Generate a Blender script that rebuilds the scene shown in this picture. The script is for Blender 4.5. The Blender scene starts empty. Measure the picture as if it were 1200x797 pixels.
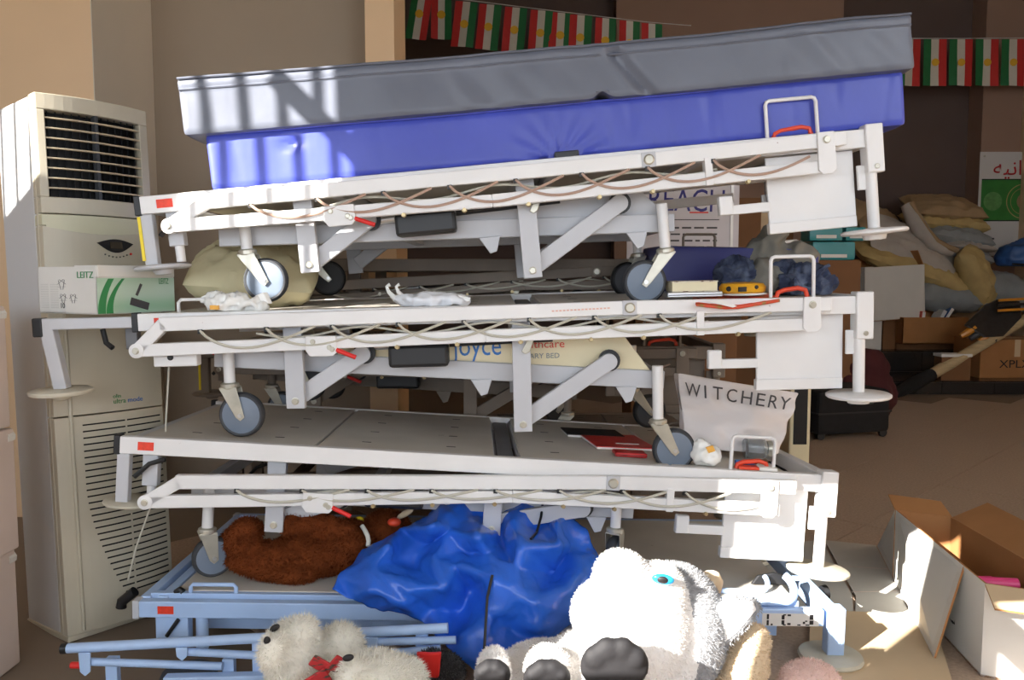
import bpy, math, random
import numpy as np
from mathutils import Vector, Matrix, noise as mnoise

random.seed(7)
SC = bpy.context.scene
COL = SC.collection

# ------------------------------------------------------------------ camera
F_PX, PITCH, CAM_H = 950.0, math.radians(4.5), 1.13
cam_d = bpy.data.cameras.new('camera')
cam_d.sensor_width = 36.0
cam_d.lens = F_PX / 1200.0 * 36.0
cam_d.clip_start = 0.05
cam = bpy.data.objects.new('camera', cam_d)
COL.objects.link(cam)
cam.location = (0, 0, CAM_H)
cam.rotation_euler = (math.radians(90) - PITCH, 0, 0)
SC.camera = cam

# ------------------------------------------------------------------ light
SUN_DIR = Vector((0.65, 0.62, -0.44)).normalized()
world = bpy.data.worlds.new('world')
SC.world = world
world.use_nodes = True
wb = world.node_tree.nodes['Background']
wb.inputs['Color'].default_value = (0.84, 0.91, 1.0, 1)
wb.inputs['Strength'].default_value = 4.4
sun_d = bpy.data.lights.new('sun', 'SUN')
sun_d.energy = 19.0
sun_d.angle = math.radians(0.18)
sun_d.color = (1.0, 0.945, 0.87)
sun = bpy.data.objects.new('sun', sun_d)
COL.objects.link(sun)
sun.rotation_euler = SUN_DIR.to_track_quat('-Z', 'Y').to_euler()
sun.location = (-6, -6, 8)

vs = SC.view_settings
vs.view_transform = 'Standard'
vs.look = 'None'
vs.exposure = 0.36
vs.gamma = 1.0
vs.use_curve_mapping = False

# ------------------------------------------------------------------ helpers
def at(px, py, Y):
    """world point at depth Y on the line of sight of photo pixel (px, py)"""
    dx = (px - 600.0) / F_PX
    dv = (398.5 - py) / F_PX
    c, s = math.cos(PITCH), math.sin(PITCH)
    d = Vector((dx, c + dv * s, -s + dv * c))
    return Vector((0, 0, CAM_H)) + d * (Y / d.y)

def s2l(c):
    return tuple((v / 12.92 if v <= 0.04045 else ((v + 0.055) / 1.055) ** 2.4) for v in (x / 255.0 for x in c))

class MB:
    """collects shapes; build() links them as ONE mesh object"""
    def __init__(self):
        self.v, self.f, self.m = [], [], []
        self.mi = 0
    def add(self, vs_, fs):
        o = len(self.v)
        self.v += [tuple(p) for p in vs_]
        self.f += [tuple(i + o for i in q) for q in fs]
        self.m += [self.mi] * len(fs)
        return self
    def box(self, x0, x1, y0, y1, z0, z1):
        return self.add([(x0, y0, z0), (x1, y0, z0), (x1, y1, z0), (x0, y1, z0),
                         (x0, y0, z1), (x1, y0, z1), (x1, y1, z1), (x0, y1, z1)],
                        [(0, 3, 2, 1), (4, 5, 6, 7), (0, 1, 5, 4), (1, 2, 6, 5), (2, 3, 7, 6), (3, 0, 4, 7)])
    def bar(self, p0, p1, w, h, up=(0, 0, 1)):
        """rectangular bar from p0 to p1; w across, h along up"""
        p0, p1 = Vector(p0), Vector(p1)
        d = (p1 - p0).normalized()
        s = d.cross(Vector(up)).normalized() * (w / 2)
        u = s.cross(d).normalized() * (h / 2)
        q = [p0 - s - u, p0 + s - u, p0 + s + u, p0 - s + u, p1 - s - u, p1 + s - u, p1 + s + u, p1 - s + u]
        return self.add(q, [(0, 1, 2, 3), (7, 6, 5, 4), (0, 4, 5, 1), (1, 5, 6, 2), (2, 6, 7, 3), (3, 7, 4, 0)])
    def tube(self, pts, r, n=8, cap=True, taper=None):
        pts = [Vector(p) for p in pts]
        rings = []
        nrm = None
        for i, p in enumerate(pts):
            t = (pts[min(i + 1, len(pts) - 1)] - pts[max(i - 1, 0)]).normalized()
            if nrm is None:
                a = Vector((0, 0, 1)) if abs(t.z) < 0.9 else Vector((1, 0, 0))
                nrm = t.cross(a).normalized()
            else:
                nrm = (nrm - t * nrm.dot(t)).normalized()
            b = t.cross(nrm)
            rr = r if taper is None else taper[i]
            rings.append([p + (nrm * math.cos(k * 2 * math.pi / n) + b * math.sin(k * 2 * math.pi / n)) * rr for k in range(n)])
        vv = [q for rg in rings for q in rg]
        ff = []
        for i in range(len(pts) - 1):
            for k in range(n):
                k2 = (k + 1) % n
                ff.append((i * n + k, i * n + k2, (i + 1) * n + k2, (i + 1) * n + k))
        if cap:
            ff.append(tuple(reversed(range(n))))
            ff.append(tuple(range((len(pts) - 1) * n, len(pts) * n)))
        return self.add(vv, ff)
    def cyl(self, p0, p1, r, n=16, r1=None):
        return self.tube([p0, p1], r, n, True, [r, r if r1 is None else r1])
    def lathe(self, prof, c, axis=(0, 0, 1), n=24):
        """prof: list of (radius, height along axis) swept about axis through c"""
        c, ax = Vector(c), Vector(axis).normalized()
        a = ax.orthogonal().normalized()
        b = ax.cross(a)
        vv, ff = [], []
        for (r, h) in prof:
            for k in range(n):
                t = 2 * math.pi * k / n
                vv.append(c + ax * h + (a * math.cos(t) + b * math.sin(t)) * r)
        for i in range(len(prof) - 1):
            for k in range(n):
                k2 = (k + 1) % n
                ff.append((i * n + k, i * n + k2, (i + 1) * n + k2, (i + 1) * n + k))
        ff.append(tuple(reversed(range(n))))
        ff.append(tuple(range((len(prof) - 1) * n, len(prof) * n)))
        return self.add(vv, ff)
    def prism(self, poly, o, u, v, w):
        """polygon (a, b) -> o + a*u + b*v, thickened by the vector w"""
        o, u, v, w = Vector(o), Vector(u), Vector(v), Vector(w)
        n = len(poly)
        vv = [o + u * a + v * b for a, b in poly] + [o + u * a + v * b + w for a, b in poly]
        ff = [tuple(range(n)), tuple(reversed(range(n, 2 * n)))]
        ff += [(i, n + i, n + (i + 1) % n, (i + 1) % n) for i in range(n)]
        return self.add(vv, ff)
    def xz(self, poly, y0, y1):
        return self.prism(poly, (0, y0, 0), (1, 0, 0), (0, 0, 1), (0, y1 - y0, 0))
    def build(self, name, mat, parent=None, bevel=0, smooth=False):
        me = bpy.data.meshes.new(name)
        me.from_pydata([tuple(p) for p in self.v], [], self.f)
        mats = mat if isinstance(mat, (list, tuple)) else [mat]
        for m in mats:
            me.materials.append(M[m] if isinstance(m, str) else m)
        if len(mats) > 1:
            me.polygons.foreach_set('material_index', self.m)
        return link(name, me, parent, bevel, smooth)

def fix_normals(me):
    import bmesh
    bm = bmesh.new()
    bm.from_mesh(me)
    bmesh.ops.recalc_face_normals(bm, faces=bm.faces)
    bm.to_mesh(me)
    bm.free()

def link(name, me, parent=None, bevel=0, smooth=False, fix=True):
    if fix:
        fix_normals(me)
    o = bpy.data.objects.new(name, me)
    COL.objects.link(o)
    if parent is not None:
        o.parent = parent
    if smooth:
        me.polygons.foreach_set('use_smooth', [True] * len(me.polygons))
        try:
            me.set_sharp_from_angle(angle=math.radians(40))
        except Exception:
            pass
    if bevel:
        b = o.modifiers.new('bevel', 'BEVEL')
        b.width = bevel
        b.segments = 2
        b.limit_method = 'ANGLE'
        b.angle_limit = math.radians(40)
    return o

def empty(name, loc=(0, 0, 0), mat=None):
    o = bpy.data.objects.new(name, None)
    o.empty_display_size = 0.05
    COL.objects.link(o)
    if mat is not None:
        o.matrix_world = mat
    else:
        o.location = loc
    return o

def tag(o, label, cat, group=None):
    o['label'] = label
    o['category'] = cat
    if group:
        o['group'] = group
    return o

def struct(o):
    o['kind'] = 'structure'
    return o

def copy_tree(o, parent=None):
    c = o.copy()
    COL.objects.link(c)
    c.parent = parent
    for ch in list(o.children):
        copy_tree(ch, c)
    return c

def rotz(a):
    return Matrix.Rotation(a, 4, 'Z')

def frame_mat(o, ex, ey, ez):
    m = Matrix.Identity(4)
    for i, c in enumerate((ex, ey, ez)):
        for r in range(3):
            m[r][i] = c[r]
    m.translation = Vector(o)
    return m

def text(name, body, size, mat, parent, o, ex, ez, width=None, align='LEFT', thick=0.0006, shear=0):
    """flat lettering: baseline start o, reading direction ex, up ez"""
    cu = bpy.data.curves.new(name, 'FONT')
    cu.body = body
    cu.size = size
    cu.align_x = align
    cu.extrude = thick
    cu.shear = shear
    cu.resolution_u = 3
    tmp = bpy.data.objects.new(name, cu)
    COL.objects.link(tmp)
    dg = bpy.context.evaluated_depsgraph_get()
    me = bpy.data.meshes.new_from_object(tmp.evaluated_get(dg))
    bpy.data.objects.remove(tmp)
    if not len(me.vertices):
        return None
    co = np.empty(len(me.vertices) * 3)
    me.vertices.foreach_get('co', co)
    co = co.reshape(-1, 3)
    if width:
        w = co[:, 0].max() - co[:, 0].min()
        co[:, 0] *= width / w
    ex, ez = Vector(ex).normalized(), Vector(ez).normalized()
    n = ex.cross(ez)
    A = np.array([ex, ez, n])
    co = co @ A + np.array(o)
    me.vertices.foreach_set('co', co.ravel())
    me.materials.clear()
    me.materials.append(M[mat])
    me.update()
    return link(name, me, parent, fix=False)

# ------------------------------------------------------------------ materials
M = {}
def mat(name, col, rough=0.5, metal=0.0, var=0.0, scale=8.0, bump=0.0, bscale=60.0, col2=None, thr=None,
        spec=0.5, wear=None, wscale=25.0, wthr=0.63, alpha=None, trans=0.0, sheen=0.0, stretch=(1, 1, 1), detail=4.0, sss=0.0):
    """procedural material: base colour with noise variation, optional wear spots, optional fine relief"""
    m = bpy.data.materials.new(name)
    m.use_nodes = True
    nt = m.node_tree
    b = nt.nodes['Principled BSDF']
    c1 = s2l(col)
    b.inputs['Base Color'].default_value = (*c1, 1)
    b.inputs['Roughness'].default_value = rough
    b.inputs['Metallic'].default_value = metal
    b.inputs['Specular IOR Level'].default_value = spec
    if trans:
        b.inputs['Transmission Weight'].default_value = trans
    if sheen:
        b.inputs['Sheen Weight'].default_value = sheen
    if alpha is not None:
        b.inputs['Alpha'].default_value = alpha
    tc = nt.nodes.new('ShaderNodeTexCoord')
    mp = nt.nodes.new('ShaderNodeMapping')
    mp.inputs['Scale'].default_value = stretch
    nt.links.new(tc.outputs['Object'], mp.inputs['Vector'])
    last = None
    if var or col2:
        n = nt.nodes.new('ShaderNodeTexNoise')
        n.inputs['Scale'].default_value = scale
        n.inputs['Detail'].default_value = detail
        nt.links.new(mp.outputs[0], n.inputs['Vector'])
        r = nt.nodes.new('ShaderNodeValToRGB')
        if col2:
            a, z = c1, s2l(col2)
        else:
            a = tuple(max(0, x * (1 - var)) for x in c1)
            z = tuple(min(1, x * (1 + var)) for x in c1)
        lo, hi = thr if thr else (0.3, 0.7)
        r.color_ramp.elements[0].position = lo
        r.color_ramp.elements[1].position = hi
        r.color_ramp.elements[0].color = (*a, 1)
        r.color_ramp.elements[1].color = (*z, 1)
        nt.links.new(n.outputs['Fac'], r.inputs['Fac'])
        last = r.outputs['Color']
    if wear:
        n2 = nt.nodes.new('ShaderNodeTexNoise')
        n2.inputs['Scale'].default_value = wscale
        n2.inputs['Detail'].default_value = 6
        n2.inputs['Roughness'].default_value = 0.7
        nt.links.new(mp.outputs[0], n2.inputs['Vector'])
        r2 = nt.nodes.new('ShaderNodeValToRGB')
        r2.color_ramp.elements[0].position = wthr
        r2.color_ramp.elements[1].position = wthr + 0.04
        r2.color_ramp.elements[0].color = (0, 0, 0, 1)
        r2.color_ramp.elements[1].color = (1, 1, 1, 1)
        nt.links.new(n2.outputs['Fac'], r2.inputs['Fac'])
        mx = nt.nodes.new('ShaderNodeMix')
        mx.data_type = 'RGBA'
        mx.inputs[6].default_value = (*c1, 1)
        if last:
            nt.links.new(last, mx.inputs[6])
        mx.inputs[7].default_value = (*s2l(wear), 1)
        nt.links.new(r2.outputs['Color'], mx.inputs[0])
        last = mx.outputs[2]
    if last:
        nt.links.new(last, b.inputs['Base Color'])
    if bump:
        n3 = nt.nodes.new('ShaderNodeTexNoise')
        n3.inputs['Scale'].default_value = bscale
        n3.inputs['Detail'].default_value = 5
        nt.links.new(mp.outputs[0], n3.inputs['Vector'])
        bp = nt.nodes.new('ShaderNodeBump')
        bp.inputs['Strength'].default_value = bump
        bp.inputs['Distance'].default_value = 0.01
        nt.links.new(n3.outputs['Fac'], bp.inputs['Height'])
        nt.links.new(bp.outputs['Normal'], b.inputs['Normal'])
    M[name] = m
    return m

RUST = (120, 78, 52)
mat('white_paint', (226, 225, 224), 0.38, var=0.04, scale=5, wear=RUST, wscale=30, wthr=0.70)
mat('grey_paint', (190, 191, 195), 0.42, var=0.05, scale=6, wear=(120, 110, 100), wscale=35, wthr=0.74)
mat('dark_paint', (120, 121, 124), 0.5, var=0.08)
mat('blue_paint', (172, 198, 234), 0.38, var=0.06, scale=6, wear=(120, 95, 85), wscale=30, wthr=0.71)
mat('platform_sheet', (202, 196, 186), 0.55, var=0.12, scale=3, wear=(150, 140, 126), wscale=9, wthr=0.68)
mat('beige_disc', (196, 190, 172), 0.6, var=0.1, scale=14)
mat('black_plastic', (26, 26, 28), 0.45)
mat('black_cloth', (20, 20, 22), 0.9, var=0.3, scale=20)
mat('rubber', (58, 60, 64), 0.6)
mat('rubber_black', (30, 31, 33), 0.6)
mat('hub_blue', (112, 124, 140), 0.4, var=0.05)
mat('zinc', (190, 186, 172), 0.34, metal=0.55, var=0.12, scale=20)
mat('brass_bolt', (176, 158, 120), 0.35, metal=0.7)
mat('steel', (200, 200, 200), 0.28, metal=0.8)
mat('red_plastic', (215, 40, 36), 0.4)
mat('orange_red', (226, 74, 44), 0.4)
mat('red_sticker', (226, 62, 36), 0.5, var=0.12, scale=90)
mat('yellow_tape', (240, 214, 40), 0.5)
mat('cable', (190, 186, 172), 0.5)
mat('cable_brown', (178, 150, 134), 0.5)
mat('cream_panel', (226, 214, 178), 0.4, var=0.03)
mat('logo_blue', (28, 104, 180), 0.4)
mat('logo_red', (214, 62, 44), 0.4)
mat('logo_grey', (130, 140, 144), 0.5)
mat('grey_vinyl', (98, 103, 116), 0.42, var=0.1, scale=4, bump=0.12, bscale=14)
mat('blue_vinyl', (68, 80, 178), 0.40, var=0.08, scale=4, bump=0.12, bscale=14)
mat('navy_vinyl', (40, 44, 112), 0.45, var=0.06)
mat('ac_cream', (188, 180, 160), 0.38, var=0.03)
mat('ac_olive', (196, 192, 162), 0.35)
mat('ac_white', (198, 200, 202), 0.35, var=0.03, scale=2)
mat('ac_slat', (196, 180, 150), 0.4)
mat('dark_vane', (22, 23, 26), 0.7, spec=0.2)
mat('void_black', (12, 12, 13), 0.6)
mat('print_green', (40, 128, 72), 0.4)
mat('lcd', (66, 58, 48), 0.2)
mat('carton_brown', (166, 116, 70), 0.8, var=0.07, scale=6, bump=0.05, bscale=80)
mat('carton_dark', (122, 84, 52), 0.8, var=0.07, scale=6)
mat('carton_light', (204, 180, 146), 0.8, var=0.04, scale=6)
mat('carton_white', (214, 212, 206), 0.65, var=0.03, scale=5)
mat('carton_grey', (188, 186, 180), 0.7, var=0.06, scale=4)
mat('carton_pink', (206, 190, 180), 0.7, var=0.05, scale=4)
mat('ink', (70, 68, 70), 0.6)
mat('ink_black', (24, 22, 24), 0.6)
mat('ink_navy', (46, 42, 120), 0.6)
mat('paper', (226, 224, 220), 0.6)
mat('paper_grey', (204, 200, 204), 0.6, var=0.02)
mat('wood', (190, 168, 128), 0.6, var=0.15, scale=10, stretch=(1, 1, 8))
# ------------------------------------------------------------------ the room
mat('wall_beige', (224, 192, 154), 0.85, var=0.03, scale=2, bump=0.03, bscale=40)
mat('wall_grey', (158, 142, 124), 0.85, var=0.03, scale=2, bump=0.03, bscale=40)
mat('wall_pale', (206, 196, 180), 0.85, var=0.03, scale=2)
mat('wall_brown', (158, 128, 110), 0.85, var=0.03, scale=2)
mat('wall_dark', (100, 84, 78), 0.85, var=0.05, scale=2)
mat('floor_tile', (172, 150, 130), 0.45, var=0.16, scale=90, detail=6)
mat('floor_grout', (128, 112, 96), 0.8)
mat('granite_black', (38, 36, 36), 0.25, var=0.3, scale=120)
mat('step_grout', (96, 92, 88), 0.8)
mat('ceiling_white', (216, 212, 204), 0.9)
mat('facade', (205, 198, 186), 0.85)
mat('pavement', (170, 170, 168), 0.9, var=0.08, scale=3)
mat('bar_paint', (90, 92, 96), 0.5)

def wall(name, x0, x1, y0, y1, z0, z1, m):
    return struct(MB().box(x0, x1, y0, y1, z0, z1).build(name, m))

floor = struct(MB().box(-6, 6, -1.35, 10.2, -0.12, -0.004).build('floor', 'floor_grout'))
tile_me = None
n_t = 0
TS = 0.50
for i in range(-2, 16):
    for j in range(-8, 12):
        u, v = (i + 0.5) * TS, (j + 0.5) * TS
        x, y = (u - v) * math.sqrt(0.5) + 0.9, (u + v) * math.sqrt(0.5) + 2.2
        if not (1.75 < y < 7.25):
            continue
        if abs(x) > y * 0.66 + 0.5 or (x < 0.2 and y > 4.4) or (x < -0.6 and y > 3.3) or x < -1.7:
            continue
        if tile_me is None:
            h = TS / 2 - 0.0016
            t = MB().box(-h, h, -h, h, -0.006, 0.0).build('floor_tile', 'floor_tile', floor, bevel=0.001)
            tile_me = t.data
        else:
            t = bpy.data.objects.new('floor_tile', tile_me)
            COL.objects.link(t)
            t.parent = floor
        t.location = (x, y, random.uniform(-0.0006, 0.0004))
        t.rotation_euler = (0, 0, math.radians(45))
        n_t += 1

XC = at(108, 60, 3.75).x                 # right edge of the near column
XM = at(434, 60, 4.37).x
wall('wall_left_column', -6, XC, 3.75, 4.38, -0.05, 4.6, 'wall_beige')
wall('wall_left_return', XC, XC + 0.004, 3.75, 4.37, -0.05, 4.6, 'wall_pale')
wall('wall_left_panel', XC - 0.05, XM + 0.05, 4.37, 4.57, -0.05, 4.6, 'wall_grey')
wall('wall_left_pillar', XM, at(462, 60, 4.22).x, 4.22, 4.66, -0.05, 4.6, 'wall_beige')
wall('wall_left', -6.15, -6, -1.35, 10.2, -0.05, 4.6, 'wall_beige')
wall('wall_right', 6, 6.15, -1.35, 10.2, -0.05, 4.6, 'wall_beige')
wall('wall_back', -6, 6, 10.0, 10.2, -0.05, 4.6, 'wall_dark')
wall('wall_back_pier_center', at(722, 60, 9.7).x, at(988, 40, 9.7).x, 9.7, 10.0, -0.05, 4.6, 'wall_brown')
wall('wall_back_pier_right', at(1152, 120, 9.7).x, 5.99, 9.7, 10.0, -0.05, 4.6, 'wall_brown')
wall('ceiling', -6.15, 6.15, -1.35, 10.2, 4.6, 4.75, 'ceiling_white')
wall('ground', -14, 14, -16, -1.35, -0.2, -0.06, 'pavement')

# black granite steps along the back with separate riser slabs
def step(name, y0, y1, z1, x0, x1, rows, tw, off):
    s = struct(MB().box(x0, x1, y0 + 0.015, y1, 0.0, z1 - 0.012).build(name, 'step_grout'))
    n = int((x1 - x0) / tw) + 1
    zb = rows[0]
    for r in range(len(rows) - 1):
        for i in range(-1, n):
            a = max(x0, x0 + off + i * tw)
            b = min(x1, x0 + off + (i + 1) * tw) - 0.006
            if b - a < 0.05:
                continue
            MB().box(a, b, y0, y0 + 0.02, rows[r] + 0.004, rows[r + 1] - 0.004).build('riser_slab', 'granite_black', s, bevel=0.002)
    for i in range(-1, n):
        a = max(x0, x0 + off + i * tw)
        b = min(x1, x0 + off + (i + 1) * tw) - 0.006
        if b - a > 0.05:
            MB().box(a, b, y0 - 0.012, y1, z1 - 0.014, z1).build('tread_slab', 'granite_black', s, bevel=0.002)
    return s
step('step_1', 7.7, 8.47, 0.13, 1.0, 5.98, [0.0, 0.115], 0.5, 0.12)
step('step_2', 8.45, 9.69, 0.35, 1.0, 5.98, [0.13, 0.335], 0.5, 0.3)

# added front wall behind the camera: openings and bars shaped to aim sun and fill light
YF = -1.2
def sun_back(p):
    """where the sun ray through p crosses the shop front"""
    t = (p.y - YF) / SUN_DIR.y
    return p - SUN_DIR * t
def pane_wall(name, xs, zs, holes, y0, y1, m):
    mb = MB()
    for i in range(len(xs) - 1):
        for k in range(len(zs) - 1):
            cx, cz = (xs[i] + xs[i + 1]) / 2, (zs[k] + zs[k + 1]) / 2
            if any(h[0] < cx < h[1] and h[2] < cz < h[3] for h in holes):
                continue
            mb.box(xs[i], xs[i + 1], y0, y1, zs[k], zs[k + 1])
    return struct(mb.build(name, m))
W1 = (-4.76, -4.17, 3.62, 4.50)  # sun openings, traced back from the areas to be lit
W1b = (-6.0, -5.02, 4.06, 4.50)
W2 = (-3.25, -2.60, 2.30, 3.15)
W3 = (-2.35, -1.92, 2.20, 2.72)
FILL_OPENING = (-4.2, 1.6, 0.95, 1.95)  # added opening, sized to tune the fill light
FILL_OPENING_HIGH = (2.0, 5.2, 1.9, 3.7)  # second added opening, brings fill light to the hall
holes = [W1, W1b, W2, W3, FILL_OPENING, FILL_OPENING_HIGH]
xs = sorted({-6.0, 6.0, *[h[0] for h in holes], *[h[1] for h in holes]})
zs = sorted({-0.05, 4.6, *[h[2] for h in holes], *[h[3] for h in holes]})
pane_wall('wall_front', xs, zs, holes, YF - 0.15, YF, 'facade')

def shadow_grille(n, hole, sp, off=0.0, diag=None):
    w = struct(MB().box(hole[0], hole[1], YF - 0.10, YF - 0.06, hole[2] - 0.001, hole[2] + 0.02).build('window_%d' % n, 'bar_paint'))
    MB().box(hole[0], hole[1], YF - 0.10, YF - 0.06, hole[3] - 0.02, hole[3] + 0.001).build('window_head', 'bar_paint', w)
    x = hole[0] + off
    while x < hole[1]:
        MB().cyl((x, YF - 0.08, hole[2]), (x, YF - 0.08, hole[3]), 0.012, 8).build('window_bar', 'bar_paint', w)
        x += sp
    if diag:
        MB().bar(diag[0], diag[1], 0.02, diag[2]).build('window_brace', 'bar_paint', w)  # diagonal bar added to cast a slanting shadow band
da, db = sun_back(at(300, 75, 2.3)), sun_back(at(392, 165, 2.32))
shadow_grille(1, W1, 0.104, 0.045, ((da.x, YF - 0.05, da.z), (db.x, YF - 0.05, db.z), 0.055))
shadow_grille(2, W1b, 0.15, 0.07)
shadow_grille(3, W2, 0.65, 0.0)
shadow_grille(4, W3, 0.43, 0.0, ((W3[0], YF - 0.05, 2.68), (W3[1], YF - 0.05, 2.30), 0.10))
# ------------------------------------------------------------------ hospital beds
mat('dusty_paint', (128, 116, 104), 0.6, var=0.15, scale=5)  # darker brown-grey that puts shade into the colour of the rear beds
mat('print_worn', (222, 176, 158), 0.5)
WID = 0.88
def castor(root, x, y, ztop, cx, cz, r, yaw=0.0, black=False, stem_top=None):
    """one castor: stem and fork, wheel and hub; the wheel axle is along y when yaw = 0"""
    st = ztop if stem_top is None else stem_top
    fz = cz + r + 0.014
    mb = MB()
    mb.cyl((x, y, st), (x, y, fz + 0.012), 0.0165, 16)
    piv = mb.build('castor_stem', 'white_paint', root, smooth=True)
    mb = MB()
    mb.lathe([(0.022, 0.0), (0.027, 0.004), (0.027, 0.016), (0.02, 0.02)], (x, y, fz - 0.004), n=20)
    c, s = math.cos(yaw), math.sin(yaw)
    dx = (cx - x)
    ux, uy = (c, s)
    for sd in (-1, 1):
        off = Vector((-s, c, 0)) * sd * 0.021
        o = Vector((x, y, 0)) + off
        poly = [(-0.026, fz), (0.026, fz), (dx + 0.013, cz - 0.006), (dx, cz - 0.017), (dx - 0.013, cz - 0.006)]
        mb.prism(poly, o, (ux, uy, 0), (0, 0, 1), Vector((-s, c, 0)) * sd * 0.003)
    mb.prism([(-0.026, -0.0225), (0.026, -0.0225), (0.026, 0.0225), (-0.026, 0.0225)], (x, y, fz - 0.002), (ux, uy, 0), (-uy, ux, 0), (0, 0, 0.005))
    fork = mb.build('castor_fork', 'zinc', root, bevel=0.0015)
    ax = Vector((-s, c, 0))
    wc = Vector((x, y, 0)) + Vector((ux, uy, 0)) * dx
    wc.z = cz
    prof = [(r * 0.80, -0.014), (r * 0.90, -0.015), (r * 0.975, -0.010), (r, 0.0), (r * 0.975, 0.010), (r * 0.90, 0.015), (r * 0.80, 0.014)]
    MB().lathe(prof, wc, ax, 32).build('wheel_tyre', 'rubber_black' if black else 'rubber', fork, smooth=True)
    MB().lathe([(r * 0.24, -0.0175), (r * 0.30, -0.0165), (r * 0.76, -0.0155), (r * 0.82, -0.0145), (r * 0.82, 0.0145), (r * 0.76, 0.0155), (r * 0.30, 0.0165), (r * 0.24, 0.0175)], wc, ax, 28).build(
        'wheel_hub', 'rubber' if black else 'hub_blue', fork, smooth=True)
    mb = MB()
    mb.cyl(wc - ax * 0.029, wc + ax * 0.029, 0.006, 10)
    mb.build('axle_bolt', 'steel', fork)
    return fork

def bolt(root, x, y, z, r=0.008, m='zinc', ln=0.006, dy=-1):
    return MB().lathe([(r * 1.25, 0), (r * 1.25, 0.002), (r, 0.0025), (r * 0.9, ln)], (x, y, z), (0, dy, 0), 12).build('bolt', m, root)

def polyline_bar(pts, y, w, h):
    mb = MB()
    for a, b in zip(pts[:-1], pts[1:]):
        mb.bar((a[0], y, a[1]), (b[0], y, b[1]), w, h, (0, 0, 1))
    return mb

def zline(pts, x):
    for a, b in zip(pts[:-1], pts[1:]):
        if x <= b[0]:
            return a[1] + (b[1] - a[1]) * (x - a[0]) / (b[0] - a[0])
    return pts[-1][1]

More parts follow.
